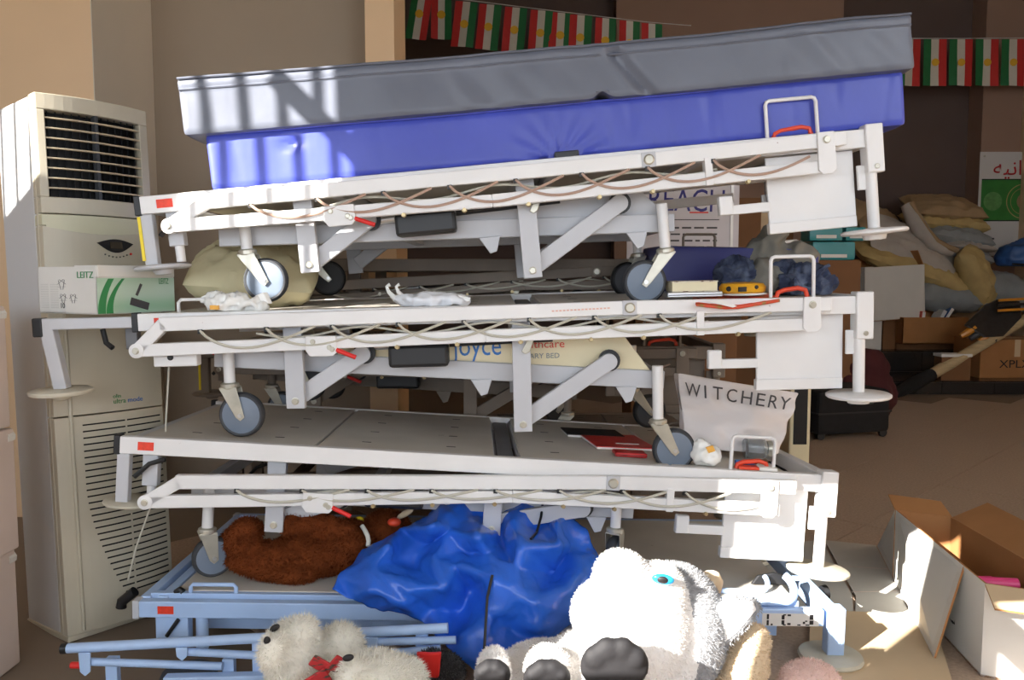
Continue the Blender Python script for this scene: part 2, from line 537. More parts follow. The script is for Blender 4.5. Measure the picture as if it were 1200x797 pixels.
def make_bed(name, mtx, p):
    R = empty(name, mat=mtx)
    wp, gp = 'white_paint', 'grey_paint'
    # --- platform frame -------------------------------------------------
    for side in (0, 1):
        ya = 0.0 if side == 0 else WID - 0.03
        ra = MB().box(0.012, 2.0, ya, ya + 0.03, -0.050, 0.0).build('platform_rail', wp, R, bevel=0.003)
        MB().box(-0.004, 0.014, ya - 0.002, ya + 0.032, -0.053, 0.003).build('end_cap', 'black_plastic', ra, bevel=0.003)
    for x in (0.03, 0.55, 1.08, 1.18, 1.62, 1.98):
        MB().box(x - 0.015, x + 0.015, 0.03, WID - 0.03, -0.045, -0.012).build('cross_bar', gp, R, bevel=0.002)
    for (a, b) in ((0.06, 0.56), (0.57, 1.09), (1.17, 1.62), (1.63, 1.97)):
        pn = MB().box(a, b, 0.032, WID - 0.032, -0.012, -0.002).build('platform_panel', 'platform_sheet', R, bevel=0.002)
        hm = MB()
        for i in range(2):
            for j in range(4):
                xx, yy = a + (b - a) * (i + 0.5) / 2, 0.14 + j * 0.2
                hm.box(xx - 0.014, xx + 0.014, yy - 0.004, yy + 0.004, -0.002, -0.0014)
        hm.build('panel_hole', 'void_black', pn)['kind'] = 'stuff'
    MB().box(1.105, 1.155, 0.03, WID - 0.03, -0.03, -0.02).build('hinge_strip', 'dark_paint', R)
    if p.get('sticker'):
        s = MB().box(p['sticker'], p['sticker'] + 0.045, -0.0012, 0.0, -0.037, -0.013).build('sticker', 'red_sticker', R)
    # --- cot side (near) --------------------------------------------------
    top, low = p['cot_top'], p['cot_low']
    cy = -0.018
    tb = polyline_bar(top, cy, 0.026, 0.040).build('cot_side_top_bar', wp, R, bevel=0.003)
    lb = polyline_bar(low, cy, 0.026, 0.036).build('cot_side_bottom_bar', wp, R, bevel=0.003)
    l0, t0 = low[0], top[0]
    lk = MB().bar((l0[0], cy, l0[1]), (t0[0] + 0.012, cy, t0[1] + 0.002), 0.026, 0.036).build('cot_side_link', wp, R, bevel=0.003)
    MB().lathe([(0.021, 0), (0.021, 0.028), (0.017, 0.030)], (l0[0], cy + 0.014, l0[1]), (0, -1, 0), 20).build('pivot_boss', wp, lk, smooth=True)
    bolt(lk, l0[0], cy - 0.016, l0[1], 0.008)
    xe = p.get('end_x', 1.945)
    ze0, ze1 = zline(top, xe) + 0.022, zline(low, xe) - 0.022
    k = 0.012
    ep = MB().xz([(xe - 0.024, ze0), (xe + 0.024, ze0), (xe + 0.026, ze1 + k), (xe + 0.026 - k, ze1), (xe - 0.026 + k, ze1), (xe - 0.026, ze1 + k)], cy - 0.020, cy - 0.012).build('cot_side_end_plate', wp, R, bevel=0.002)
    bolt(ep, xe, cy - 0.020, ze0 - 0.022, 0.009, 'zinc')
    xm = 1.612
    MB().box(xm - 0.011, xm + 0.011, cy - 0.017, cy + 0.012, zline(low, xm) - 0.02, zline(top, xm) - 0.012).build('cot_side_spacer', wp, R, bevel=0.002)
    xb = p['bolt_x']
    pl = MB().box(xb - 0.020, xb + 0.020, cy - 0.0155, cy - 0.010, zline(top, xb) - 0.021, zline(top, xb) + 0.021).build('hinge_plate', gp, R, bevel=0.001)
    MB().lathe([(0.015, 0), (0.015, 0.003), (0.011, 0.006), (0.006, 0.006)], (xb, cy - 0.0155, zline(top, xb)), (0, -1, 0), 20).build('hinge_bolt', 'zinc', pl)
    for x in (0.75, 0.92, 1.1, 1.3, 1.45, 1.72):
        bolt(R, x, cy - 0.013 + 0.006, zline(low, x) - 0.02, 0.006, 'brass_bolt', 0.014)
    # far cot side
    polyline_bar(top, WID + 0.018, 0.026, 0.040).build('cot_side_top_bar', wp, R)
    polyline_bar(low, WID + 0.018, 0.026, 0.036).build('cot_side_bottom_bar', wp, R)
    # --- cable drooping between the two bars -------------------------------
    n_loop = 8
    for kx in range(n_loop):
        x = p.get('cable0', 0.28) + kx * 0.185
        pts = []
        for q in range(21):
            u = q / 20.0
            xx = x + u * 0.32
            if xx > 1.9:
                break
            gap_t, gap_b = zline(top, xx) - 0.021, zline(low, xx) - 0.004
            dr = math.sin(math.pi * u ** 0.75)
            pts.append((xx, cy - 0.0155 - 0.003 * math.sin(math.pi * u) + 0.02 * max(0, u - 0.7), gap_t + (gap_b - gap_t) * dr))
        MB().tube(pts, 0.0042, 6).build('cable', p.get('cable', 'cable'), R, smooth=True)
    pts = [(xx, cy + 0.008, zline(top, xx) - 0.03 - 0.012 * math.sin(xx * 17) - 0.01) for xx in [0.35 + i * 0.03 for i in range(44)]]
    MB().tube(pts, 0.0035, 6).build('cable', 'cable', R, smooth=True)
    for kx in range(n_loop):
        xx = p.get('cable0', 0.28) + kx * 0.185
        MB().box(xx - 0.006, xx + 0.006, cy - 0.018, cy - 0.004, zline(top, xx) - 0.03, zline(top, xx) - 0.018).build('cable_clip', 'black_plastic', R)
    # --- under-frame -----------------------------------------------------------
    bl, br = p['beam']
    def bz(x):
        return bl + (br - bl) * (x - 0.2) / 1.3
    for side in (0, 1):
        yb = 0.14 if side == 0 else WID - 0.14
        MB().bar((0.18, yb, bz(0.18)), (1.54, yb, bz(1.54)), 0.035, 0.055).build('base_beam', gp, R, bevel=0.003)
    for x in (0.2, 0.72, 1.3, 1.52):
        MB().bar((x, 0.14, bz(x)), (x, WID - 0.14, bz(x)), 0.03, 0.04).build('base_cross_bar', gp, R)
    for (vx, vb, dx, dz) in p['legs']:
        for side in (0, 1):
            sg = 1 if side == 0 else -1
            y0 = 0.045 if side == 0 else WID - 0.045
            MB().box(vx - 0.027, vx + 0.027, min(y0, y0 + sg * 0.025), max(y0, y0 + sg * 0.025), vb, -0.045).build('hanger', gp, R, bevel=0.002)
            MB().bar((vx + 0.012, y0 + sg * 0.04, vb + 0.035), (dx, y0 + sg * 0.04, dz), 0.02, 0.05).build('lifting_arm', gp, R, bevel=0.003)
            if side == 0:
                MB().cyl((dx + 0.004, y0 + 0.062, dz + 0.002), (dx + 0.004, y0 + 0.05, dz + 0.002), 0.033, 20).build('arm_pivot', 'black_plastic', R)
                MB().cyl((dx, y0 + 0.0502, dz), (dx, y0 + 0.0298, dz), 0.025, 20).build('arm_end', gp, R)
                bolt(R, vx, y0, vb + 0.022, 0.009, 'zinc')
    cv = p['cover']
    ctop = cv[2]
    MB().xz([(cv[0], bz(cv[0]) + 0.026), (cv[1] + 0.09, bz(cv[1] + 0.09) + 0.026), (cv[1], ctop), (cv[0], ctop)], 0.135, 0.145).build('base_cover', cv[3], R, bevel=0.002)
    # actuator and motor
    MB().box(0.715, 0.89, 0.03, 0.10, -0.178, -0.112).build('motor_box', 'black_plastic', R, bevel=0.010)
    MB().cyl((0.89, 0.11, -0.116), (1.20, 0.11, -0.108), 0.012, 14).build('actuator_tube', 'black_plastic', R, smooth=True)
    MB().cyl((0.66, 0.11, -0.120), (0.715, 0.11, -0.118), 0.012, 12).build('actuator_rod', 'steel', R, smooth=True)
    MB().xz([(1.135, -0.075), (1.155, -0.068), (1.128, -0.14), (1.115, -0.148), (1.104, -0.14)], 0.03, 0.036).build('slotted_lever', 'zinc', R, bevel=0.002)
    for xq in (0.98, 1.42):
        MB().xz([(xq - 0.03, bz(xq) - 0.025), (xq + 0.035, bz(xq) - 0.025), (xq + 0.02, bz(xq) - 0.07), (xq - 0.0, bz(xq) - 0.075)], 0.115, 0.121).build('bracket', gp, R, bevel=0.002)
    # red release handle with its plate
    hx = p['red_x']
    zl = zline(low, hx)
    pl = MB().xz([(hx - 0.05, zl + 0.02), (hx + 0.035, zl + 0.02), (hx + 0.037, zl - 0.025), (hx + 0.025, zl - 0.037), (hx - 0.04, zl - 0.037), (hx - 0.052, zl - 0.02)], cy - 0.021, cy - 0.014).build('release_plate', wp, R, bevel=0.002)
    bolt(pl, hx - 0.03, cy - 0.021, zl + 0.005, 0.006)
    bolt(pl, hx + 0.016, cy - 0.021, zl - 0.012, 0.006)
    bolt(pl, hx + 0.024, cy - 0.021, zl - 0.018, 0.006)
    MB().tube([(hx + 0.034, cy - 0.016, zl - 0.020), (hx + 0.088, cy - 0.016, zl - 0.043)], 0.0065, 10).build('release_handle', 'red_plastic', R, smooth=True)
    # castors
    for (sx, stop, cx, cz, r, yaw) in p['castors']:
        castor(R, sx, 0.10, stop, cx, cz, r, yaw)
        castor(R, sx + 0.03, WID - 0.14, stop, cx + 0.05, cz, r, yaw * 0.5 + 0.2, black=True)
    # --- foot end on the right --------------------------------------------------
    for side in (0, 1):
        ya = -0.006 if side == 0 else WID - 0.042
        po = MB().box(2.072, 2.122, ya, ya + 0.048, -0.125, 0.012).build('corner_post', wp, R, bevel=0.004)
        MB().cyl((2.09, ya + 0.024, -0.10), (2.09, ya + 0.024, -0.285), 0.0165, 18).build('post_tube', wp, po, smooth=True)
        MB().lathe([(0.012, -0.022), (0.03, -0.020), (0.034, -0.006), (0.086, -0.004), (0.091, 0.0), (0.091, 0.006), (0.084, 0.010), (0.03, 0.012), (0.018, 0.014)],
                   (2.09, ya + 0.024, p.get('disc_z', -0.295)), n=36).build('bumper_disc', p.get('disc_m', wp), po, smooth=True)
        MB().box(1.955, 2.075, ya + 0.010, ya + 0.040, -0.052, 0.0).build('end_rail', wp, R, bevel=0.003)
        bolt(po, 2.098, ya - 0.001, -0.108, 0.006, 'zinc', 0.003)
        MB().box(2.052, 2.078, ya + 0.022, ya + 0.034, -0.17, -0.10).build('post_gusset', wp, R, bevel=0.002)
    MB().box(2.08, 2.115, 0.04, WID - 0.04, -0.045, 0.0).build('end_cross_rail', wp, R, bevel=0.003)
    fp = MB()
    fp.box(1.795, 2.05, 0.036, 0.048, -0.262, -0.052)
    fp.build('foot_panel', wp, R, bevel=0.003)
    MB().box(1.790, 2.046, 0.024, 0.050, -0.272, -0.240).build('foot_panel_lip', wp, R, bevel=0.003)
    MB().box(1.65, 1.80, 0.030, 0.052, -0.205, -0.178).build('foot_channel', wp, R, bevel=0.002)
    MB().box(1.65, 1.69, 0.026, 0.050, -0.205, -0.150).build('channel_stop', wp, R, bevel=0.004)
    # --- left end posts and disc ---------------------------------------------------
    if p.get('left_end', 'flush') == 'flush':
        po = MB().box(0.004, 0.040, 0.006, 0.034, -0.195, -0.050).build('head_post', gp, R, bevel=0.003)
        if p.get('tape'):
            MB().box(0.0, 0.008, 0.002, 0.012, -0.18, -0.056).build('yellow_strip', 'yellow_tape', po)
        MB().box(0.072, 0.116, 0.02, 0.05, -0.145, -0.045).build('head_socket', gp, R, bevel=0.003)
        MB().cyl((0.096, 0.035, -0.14), (0.096, 0.035, -0.19), 0.013, 14).build('head_pin', wp, R, smooth=True)
        MB().tube([(0.06, -0.002, -0.115), (0.10, 0.0, -0.075), (0.14, 0.01, -0.062)], 0.007, 8).build('lever_grip', 'black_plastic', R, smooth=True)
        MB().lathe([(0.012, -0.02), (0.022, -0.018), (0.03, -0.006), (0.074, -0.004), (0.078, 0.0), (0.078, 0.005), (0.07, 0.009), (0.02, 0.011)],
                   (0.035, 0.05, -0.202), n=32).build('bumper_disc', p.get('ldisc_m', 'grey_paint'), R, smooth=True)
    else:
        ra = MB().box(-0.262, 0.03, 0.004, 0.034, -0.040, -0.008).build('extension_rail', gp, R, bevel=0.003)
        MB().box(-0.286, -0.258, 0.000, 0.040, -0.060, -0.006).build('end_cap', 'black_plastic', ra, bevel=0.004)
        po = MB().bar((-0.250, 0.02, -0.035), (-0.222, 0.022, -0.212), 0.032, 0.038, (1, 0, 0)).build('extension_post', gp, R, bevel=0.003)
        MB().lathe([(0.012, -0.024), (0.02, -0.022), (0.03, -0.008), (0.080, -0.006), (0.085, 0.0), (0.085, 0.006), (0.076, 0.010), (0.02, 0.012)],
                   (-0.232, 0.03, -0.222), n=32).build('bumper_disc', 'beige_disc', po, smooth=True)
        MB().box(0.045, 0.17, 0.012, 0.05, -0.155, -0.11).build('lock_box', wp, R, bevel=0.004)
        bolt(R, 0.095, 0.012, -0.128, 0.007, 'black_plastic')
        MB().box(-0.07, -0.035, 0.10, 0.13, -0.11, -0.04).build('latch_plate', 'dark_paint', R, bevel=0.003)
        MB().tube([(-0.115, 0.06, -0.045), (-0.105, 0.055, -0.085), (-0.085, 0.05, -0.10)], 0.008, 8).build('latch_grip', 'black_plastic', R, smooth=True)
    # --- mattress keeper loop and red lever at the foot end --------------------------------
    lx0, lx1, lh = p.get('loop', (1.80, 1.945, 0.105))
    rr = 0.012
    pts = [(lx0, 0.02, -0.01), (lx0, 0.02, lh - rr), (lx0 + 0.004, 0.02, lh - 0.003), (lx0 + rr, 0.02, lh), (lx1 - rr, 0.02, lh), (lx1 - 0.004, 0.02, lh - 0.003), (lx1, 0.02, lh - rr), (lx1, 0.02, -0.01)]
    MB().tube(pts, 0.0055, 10).build('keeper_loop', wp, R, smooth=True)
    pts = [(lx0 + 0.022, 0.035, 0.0), (lx0 + 0.026, 0.035, 0.014), (lx0 + 0.045, 0.035, 0.021), (lx1 - 0.04, 0.035, 0.026), (lx1 - 0.018, 0.035, 0.020), (lx1 - 0.012, 0.035, 0.0)]
    MB().tube(pts, 0.007, 10).build('red_lever', 'orange_red', R, smooth=True)
    if p.get('loop_left'):
        pts = [(0.12, 0.03, -0.01), (0.12, 0.03, 0.028), (0.128, 0.03, 0.036), (0.25, 0.03, 0.036), (0.258, 0.03, 0.028), (0.258, 0.03, -0.01)]
        MB().tube(pts, 0.005, 10).build('keeper_loop', wp, R, smooth=True)
    return R

def bed_matrix(a, b, tilt):
    a, b = at(*a), at(*b)
    ex = (b - a).normalized()
    ey = Vector((0, 0, 1)).cross(ex).normalized()
    ez = ex.cross(ey)
    t = math.radians(tilt)
    ey2 = ey * math.cos(t) + ez * math.sin(t)
    ez2 = ex.cross(ey2)
    return frame_mat(a, ex, ey2, ez2)

M1 = bed_matrix((157, 231, 2.30), (1000, 152, 2.34), 0.0)
M2 = bed_matrix((155, 368, 2.30), (1000, 347, 2.34), 0.6)
M3 = bed_matrix((135, 511, 2.30), (946, 556, 2.38), -2.0)
bed1 = make_bed('hospital_bed', M1, dict(
    cot_top=[(0.20, -0.034), (1.44, -0.034), (2.005, -0.024)], cot_low=[(0.097, -0.092), (1.0, -0.106), (1.95, -0.098)], bolt_x=1.446,
    beam=(-0.125, -0.205), legs=[(0.456, -0.255, 0.632, -0.118), (1.098, -0.332, 1.372, -0.138)], cover=(0.60, 1.43, -0.085, 'grey_paint'),
    red_x=0.58, castors=[(0.267, -0.10, 0.312, -0.264, 0.066, 0.0), (1.500, -0.15, 1.430, -0.376, 0.066, 0.0)], cable='cable_brown', cable0=0.33, tape=True, sticker=0.06))
tag(bed1, 'white hospital bed frame carrying the two mattresses, topmost of the stack', 'hospital bed', 'stacked hospital beds')
bed2 = make_bed('hospital_bed', M2, dict(
    cot_top=[(0.085, -0.030), (1.41, -0.016), (1.99, -0.020)], cot_low=[(0.018, -0.103), (1.0, -0.086), (1.95, -0.076)], bolt_x=1.411,
    beam=(-0.145, -0.245), legs=[(0.437, -0.292, 0.632, -0.140), (1.104, -0.380, 1.365, -0.182)], cover=(0.55, 1.41, -0.095, 'cream_panel'),
    red_x=0.545, castors=[(0.231, -0.10, 0.263, -0.314, 0.068, 0.0), (1.515, -0.20, 1.562, -0.457, 0.066, 0.0)], cable0=0.2, left_end='ext',
    end_x=1.93, loop=(1.83, 1.955, 0.118), loop_left=True))
tag(bed2, 'white hospital bed with cream lettered base cover, second from the top of the stack', 'hospital bed', 'stacked hospital beds')
bed3 = make_bed('hospital_bed', M3, dict(
    cot_top=[(0.185, -0.118), (1.43, -0.052), (1.985, -0.036)], cot_low=[(0.104, -0.180), (1.15, -0.108), (1.94, -0.106)], bolt_x=1.441,
    beam=(-0.175, -0.165), legs=[(0.452, -0.27, 0.632, -0.17), (1.098, -0.25, 1.372, -0.16)], cover=(0.65, 1.40, -0.11, 'grey_paint'),
    red_x=0.60, castors=[(0.242, -0.12, 0.262, -0.372, 0.062, 0.5), (1.481, -0.12, 1.49, -0.30, 0.055, 1.1)], cable0=0.36,
    sticker=0.065, end_x=1.905, disc_m='beige_disc', ldisc_m='beige_disc', loop=(1.80, 1.93, 0.100)))
tag(bed3, 'white hospital bed with red label, resting on the pale blue bed', 'hospital bed', 'stacked hospital beds')
# lettering on the cream cover of the second bed
text('cover_lettering', 'joyce', 0.092, 'logo_blue', bed2, (0.900, 0.1335, -0.158), (1, 0, 0), (0, 0, 1), width=0.145, thick=0.001)
text('cover_lettering', 'Healthcare', 0.034, 'logo_red', bed2, (1.075, 0.1335, -0.140), (1, 0, 0), (0, 0, 1), width=0.16, thick=0.001)
text('cover_lettering', 'LIBRARY BED', 0.022, 'logo_grey', bed2, (1.085, 0.1335, -0.172), (1, 0, 0), (0, 0, 1), width=0.135, thick=0.001)
mb = MB()
for i in range(16):
    mb.box(1.19 + i * 0.0105, 1.197 + i * 0.0105, -0.0316, -0.031, -0.022 + 0.0003 * i, -0.018 + 0.0003 * i)
mb.build('worn_print', 'print_worn', bed2)['kind'] = 'stuff'
# red triangle mark and data plate on the second bed
MB().xz([(0.06, -0.013), (0.088, -0.013), (0.06, -0.034)], -0.0012, 0.0).build('red_mark', 'red_sticker', bed2)

# beds stored behind the stack
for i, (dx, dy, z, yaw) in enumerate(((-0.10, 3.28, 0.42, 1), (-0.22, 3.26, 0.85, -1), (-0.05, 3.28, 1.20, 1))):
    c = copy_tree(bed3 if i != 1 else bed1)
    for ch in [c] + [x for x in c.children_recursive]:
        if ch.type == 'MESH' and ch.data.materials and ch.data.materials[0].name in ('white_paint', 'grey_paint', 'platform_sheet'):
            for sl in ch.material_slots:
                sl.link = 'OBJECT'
                sl.material = M['dusty_paint']  # rear copies get the shade-darkened paint
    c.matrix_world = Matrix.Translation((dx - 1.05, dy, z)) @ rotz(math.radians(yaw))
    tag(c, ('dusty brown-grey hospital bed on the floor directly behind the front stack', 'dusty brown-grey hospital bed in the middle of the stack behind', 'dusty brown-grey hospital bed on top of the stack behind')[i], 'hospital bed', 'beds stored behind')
# ------------------------------------------------------------------ the pale blue bed on the floor
M4 = bed_matrix((157, 705, 2.28), (992, 716, 2.28), 0.0)
R = bed4 = empty('hospital_bed', mat=M4)
tag(bed4, 'pale blue hospital bed standing on the floor, lowest of the stack', 'hospital bed', 'stacked hospital beds')
bp = 'blue_paint'
for side in (0, 1):
    ya = 0.0 if side == 0 else WID - 0.03
    ra = MB().box(0.012, 2.0, ya, ya + 0.03, -0.048, 0.0).build('platform_rail', bp, R, bevel=0.003)
    MB().box(-0.006, 0.014, ya - 0.002, ya + 0.034, -0.052, 0.002).build('end_cap', 'grey_paint', ra, bevel=0.003)
    MB().box(0.03, 1.94, ya + 0.04 if side == 0 else ya - 0.03, ya + 0.06 if side == 0 else ya - 0.01, -0.03, 0.010).build('inner_rail', bp, R, bevel=0.002)
for i, x in enumerate((0.005, 0.055)):
    MB().box(x, x + 0.03, 0.03, WID - 0.03, -0.035, 0.004).build('end_bar', bp, R, bevel=0.003)
for (a, b) in ((0.10, 0.86), (0.875, 1.30), (1.315, 1.93)):
    MB().box(a, b, 0.062, WID - 0.065, -0.004, 0.012).build('platform_panel', 'platform_sheet', R, bevel=0.002)
MB().box(0.848, 0.90, 0.03, 0.07, -0.03, 0.014).build('hinge_block', 'steel', R, bevel=0.002)
pts = [(0.145, 0.05, 0.0), (0.145, 0.05, 0.026), (0.152, 0.05, 0.034), (0.272, 0.05, 0.034), (0.279, 0.05, 0.026), (0.279, 0.05, 0.0)]
MB().tube(pts, 0.006, 10).build('keeper_loop', bp, R, smooth=True)
MB().tube([(0.10, 0.05, 0.008), (0.115, 0.048, 0.018), (0.125, 0.045, 0.012)], 0.009, 8).build('latch_grip', 'black_plastic', R, smooth=True)
MB().box(0.068, 0.114, -0.0012, 0.0, -0.036, -0.013).build('sticker', 'red_sticker', R)
hp = MB().box(0.055, 0.15, 0.012, 0.05, -0.125, -0.048).build('head_post', bp, R, bevel=0.003)
MB().tube([(0.09, 0.006, -0.105), (0.125, 0.006, -0.055)], 0.006, 8).build('lever_grip', 'black_plastic', hp)
MB().cyl((0.185, 0.03, -0.05), (0.185, 0.03, -0.15), 0.018, 14).build('head_tube', bp, R, smooth=True)
for x in (0.62, 1.35):
    MB().box(x, x + 0.05, 0.1, 0.14, -0.17, -0.045).build('base_leg', bp, R, bevel=0.002)
    MB().box(x, x + 0.05, WID - 0.14, WID - 0.1, -0.17, -0.045).build('base_leg', bp, R, bevel=0.002)
MB().bar((0.15, 0.12, -0.10), (1.9, 0.12, -0.10), 0.03, 0.05).build('base_beam', bp, R, bevel=0.002)
MB().bar((0.15, WID - 0.12, -0.10), (1.9, WID - 0.12, -0.10), 0.03, 0.05).build('base_beam', bp, R, bevel=0.002)
for side in (0, 1):
    ya = -0.004 if side == 0 else WID - 0.044
    po = MB().box(2.012, 2.062, ya, ya + 0.045, -0.135, 0.006).build('corner_post', bp, R, bevel=0.004)
    MB().lathe([(0.04, -0.014), (0.088, -0.010), (0.092, -0.002), (0.088, 0.006), (0.03, 0.010)], (2.03, ya + 0.02, -0.142), n=36).build('bumper_disc', 'beige_disc', po, smooth=True)
MB().box(1.995, 2.045, 0.04, WID - 0.04, -0.04, 0.006).build('end_cross_rail', bp, R, bevel=0.004)
MB().lathe([(0.006, 0), (0.02, 0.004), (0.022, 0.02), (0.012, 0.026)], (2.05, 0.16, -0.01), (1, 0.2, 0.1), 16).build('knob', 'black_plastic', R, smooth=True)
# stencilled plate
st = MB().box(1.82, 1.985, -0.0015, 0.0, -0.047, -0.010).build('stencil_plate', 'paper', R)
def stencil(segs, x, w, h):
    mb = MB()
    for (a, b, c, d) in segs:
        mb.box(x + a * w, x + b * w, -0.0022, -0.0014, -0.045 + c * h, -0.045 + d * h)
    return mb.build('stencil_letter', 'ink_black', st)
h = 0.033
stencil([(0, .28, 0, .46), (0, .28, .54, 1)], 1.833, 0.022, h)
stencil([(.55, .8, 0, .14)], 1.833, 0.022, h)
stencil([(0, .3, .08, .46), (0, .3, .54, .92), (.15, .45, 0, .1), (.15, .45, .9, 1), (.6, .95, .84, 1), (.6, .95, .04, .22)], 1.876, 0.028, h)
stencil([(0, .8, 0, .1)], 1.922, 0.012, h)
stencil([(.6, .95, .1, .46), (.6, .95, .54, 1), (.25, .6, 0, .1), (0, .2, .15, .35), (.2, .4, .35, .45)], 1.938, 0.032, h)
# curled tubes of the folded cot side at the foot end
pts = []
for i in range(26):
    u = i / 25.0
    if u < 0.45:
        pts.append((1.66 + 0.23 * u / 0.45, 0.03, 0.012))
    else:
        a = (u - 0.45) / 0.55 * math.pi * 0.75 - math.pi / 2
        pts.append((1.89 + 0.045 * math.cos(a), 0.03 + 0.05 * (1 + math.sin(a)), 0.012 + 0.028 * (1 + math.sin(a))))
MB().tube(pts, 0.0125, 12).build('curled_tube', bp, R, smooth=True)
pts = [(1.72 + 0.12 * u, 0.09, 0.02) for u in (0, .5, 1)] + [(1.84 + 0.03 * math.cos(a), 0.09 + 0.03 * (1 + math.sin(a)), 0.02 + 0.02 * (1 + math.sin(a))) for a in [-math.pi / 2 + q * 0.3 for q in range(1, 8)]]
MB().tube(pts, 0.008, 10).build('curled_tube', bp, R, smooth=True)
MB().xz([(1.83, 0.016), (1.95, 0.016), (1.945, 0.045), (1.90, 0.055), (1.85, 0.045)], 0.15, 0.16).build('rubber_pad', 'black_plastic', R, bevel=0.004)
# castors tucked under the blue bed
for x in (0.35, 1.62):
    castor(R, x, 0.18, -0.05, x + 0.02, -0.125, 0.048, 0.3, black=True)
    castor(R, x, WID - 0.18, -0.05, x + 0.02, -0.125, 0.048, 0.3, black=True)

# lowered cot side lying in front of the blue bed
R = cot = empty('cot_side_rail', (0, 0, 0))
tag(cot, 'pale blue tubular cot side lying on the floor before the blue bed', 'bed rail')
A0, A1 = at(78, 760, 2.10), at(525, 736, 2.08)
def on(u, dz=0.0, dy=0.0):
    p = A0.lerp(A1, u)
    return Vector((p.x, p.y + dy, p.z + dz))
MB().tube([on(0), on(0.5), on(1.0)], 0.0135, 14).build('top_tube', bp, R, smooth=True)
MB().tube([on(-0.012), on(0.004)], 0.0142, 14).build('tube_plug', 'black_plastic', R, smooth=True)
MB().tube([on(0.31, -0.026), on(0.60, -0.058)], 0.0105, 12).build('middle_tube', bp, R, smooth=True)
MB().tube([on(0.81, -0.027), on(1.02, -0.034)], 0.0105, 12).build('middle_tube', bp, R, smooth=True)
MB().tube([on(0.06, -0.040), on(0.41, -0.072)], 0.0105, 12).build('lower_tube', bp, R, smooth=True)
MB().tube([on(0.52, -0.075), on(0.98, -0.055)], 0.0105, 12).build('lower_tube', bp, R, smooth=True)
for u, l in ((0.055, 0.06), (0.31, 0.032), (0.805, 0.034)):
    p = on(u)
    MB().xz([(p.x - 0.016, p.z - 0.008), (p.x + 0.016, p.z - 0.008), (p.x + 0.014, p.z - l), (p.x, p.z - l - 0.012), (p.x - 0.014, p.z - l)], p.y - 0.018, p.y - 0.012).build('bracket', bp, R, bevel=0.002)
for u, z0 in ((0.11, -0.04), (0.42, -0.06), (0.50, -0.01), (0.62, -0.05), (0.93, -0.01)):
    p = on(u, 0, 0.02)
    MB().box(p.x - 0.016, p.x + 0.016, p.y - 0.01, p.y + 0.012, 0.0, p.z + z0).build('upright', bp, R, bevel=0.002)
p = on(0.03, -0.048)
MB().cyl(p + Vector((-0.02, 0, 0)), p + Vector((0.012, 0, 0)), 0.009, 12).build('release_button', 'red_plastic', R)
p = on(0.36, -0.10)
MB().bar((p.x - 0.1, p.y - 0.01, p.z), (p.x + 0.4, p.y - 0.01, p.z + 0.012), 0.03, 0.02).build('lower_bar', bp, R, bevel=0.003)
MB().lathe([(0.07, -0.01), (0.075, 0.0), (0.07, 0.01)], on(0.30, -0.115, 0.05), n=28).build('rubber_foot', 'rubber', R, smooth=True)

# ------------------------------------------------------------------ mattresses
def soft_box(name, L, W, T, mtl, parent, fn=None, r=0.02, nx=80, ny=16, nz=8):
    import bmesh
    bm = bmesh.new()
    def grid(o, u, v, nu, nv):
        vs_ = [[bm.verts.new(Vector(o) + Vector(u) * (i / nu) + Vector(v) * (j / nv)) for j in range(nv + 1)] for i in range(nu + 1)]
        for i in range(nu):
            for j in range(nv):
                bm.faces.new((vs_[i][j], vs_[i + 1][j], vs_[i + 1][j + 1], vs_[i][j + 1]))
    grid((0, 0, 0), (L, 0, 0), (0, 0, T), nx, nz)
    grid((0, W, 0), (L, 0, 0), (0, 0, T), nx, nz)
    grid((0, 0, 0), (0, W, 0), (0, 0, T), ny, nz)
    grid((L, 0, 0), (0, W, 0), (0, 0, T), ny, nz)
    grid((0, 0, 0), (L, 0, 0), (0, W, 0), nx, ny)
    grid((0, 0, T), (L, 0, 0), (0, W, 0), nx, ny)
    bmesh.ops.remove_doubles(bm, verts=bm.verts, dist=1e-5)
    for v in bm.verts:
        c = v.co
        q = Vector((min(max(c.x, r), L - r), min(max(c.y, r), W - r), min(max(c.z, r), T - r)))
        d = c - q
        if d.length > 1e-9:
            e = [abs(x) > 1e-9 for x in d]
            if sum(e) > 1:
                m = max(abs(x) for x in d)
                v.co = q + d.normalized() * m
    if fn:
        for v in bm.verts:
            v.co = v.co + Vector(fn(v.co.copy()))
    bmesh.ops.recalc_face_normals(bm, faces=bm.faces)
    me = bpy.data.meshes.new(name)
    bm.to_mesh(me)
    bm.free()
    me.materials.append(M[mtl])
    return link(name, me, parent, smooth=True, fix=False)

def mattress(name, a, b, W, T, mtl, tilt, fn, pipe):
    R = empty(name, mat=bed_matrix(a, b, tilt))
    L = (at(*a) - at(*b)).length
    soft_box('mattress_body', L, W, T, mtl, R, lambda c: fn(c, L, T), r=0.014, nx=230, ny=16, nz=14)
    for z in pipe:
        pts = []
        for i in range(61):
            x = 0.006 + (L - 0.012) * i / 60
            d = fn(Vector((x, 0, z * T)), L, T)
            pts.append((x + d[0], -0.001 + d[1], z * T + d[2]))
        MB().tube(pts, 0.0035, 6).build('piping', mtl, R, smooth=True)
    return R

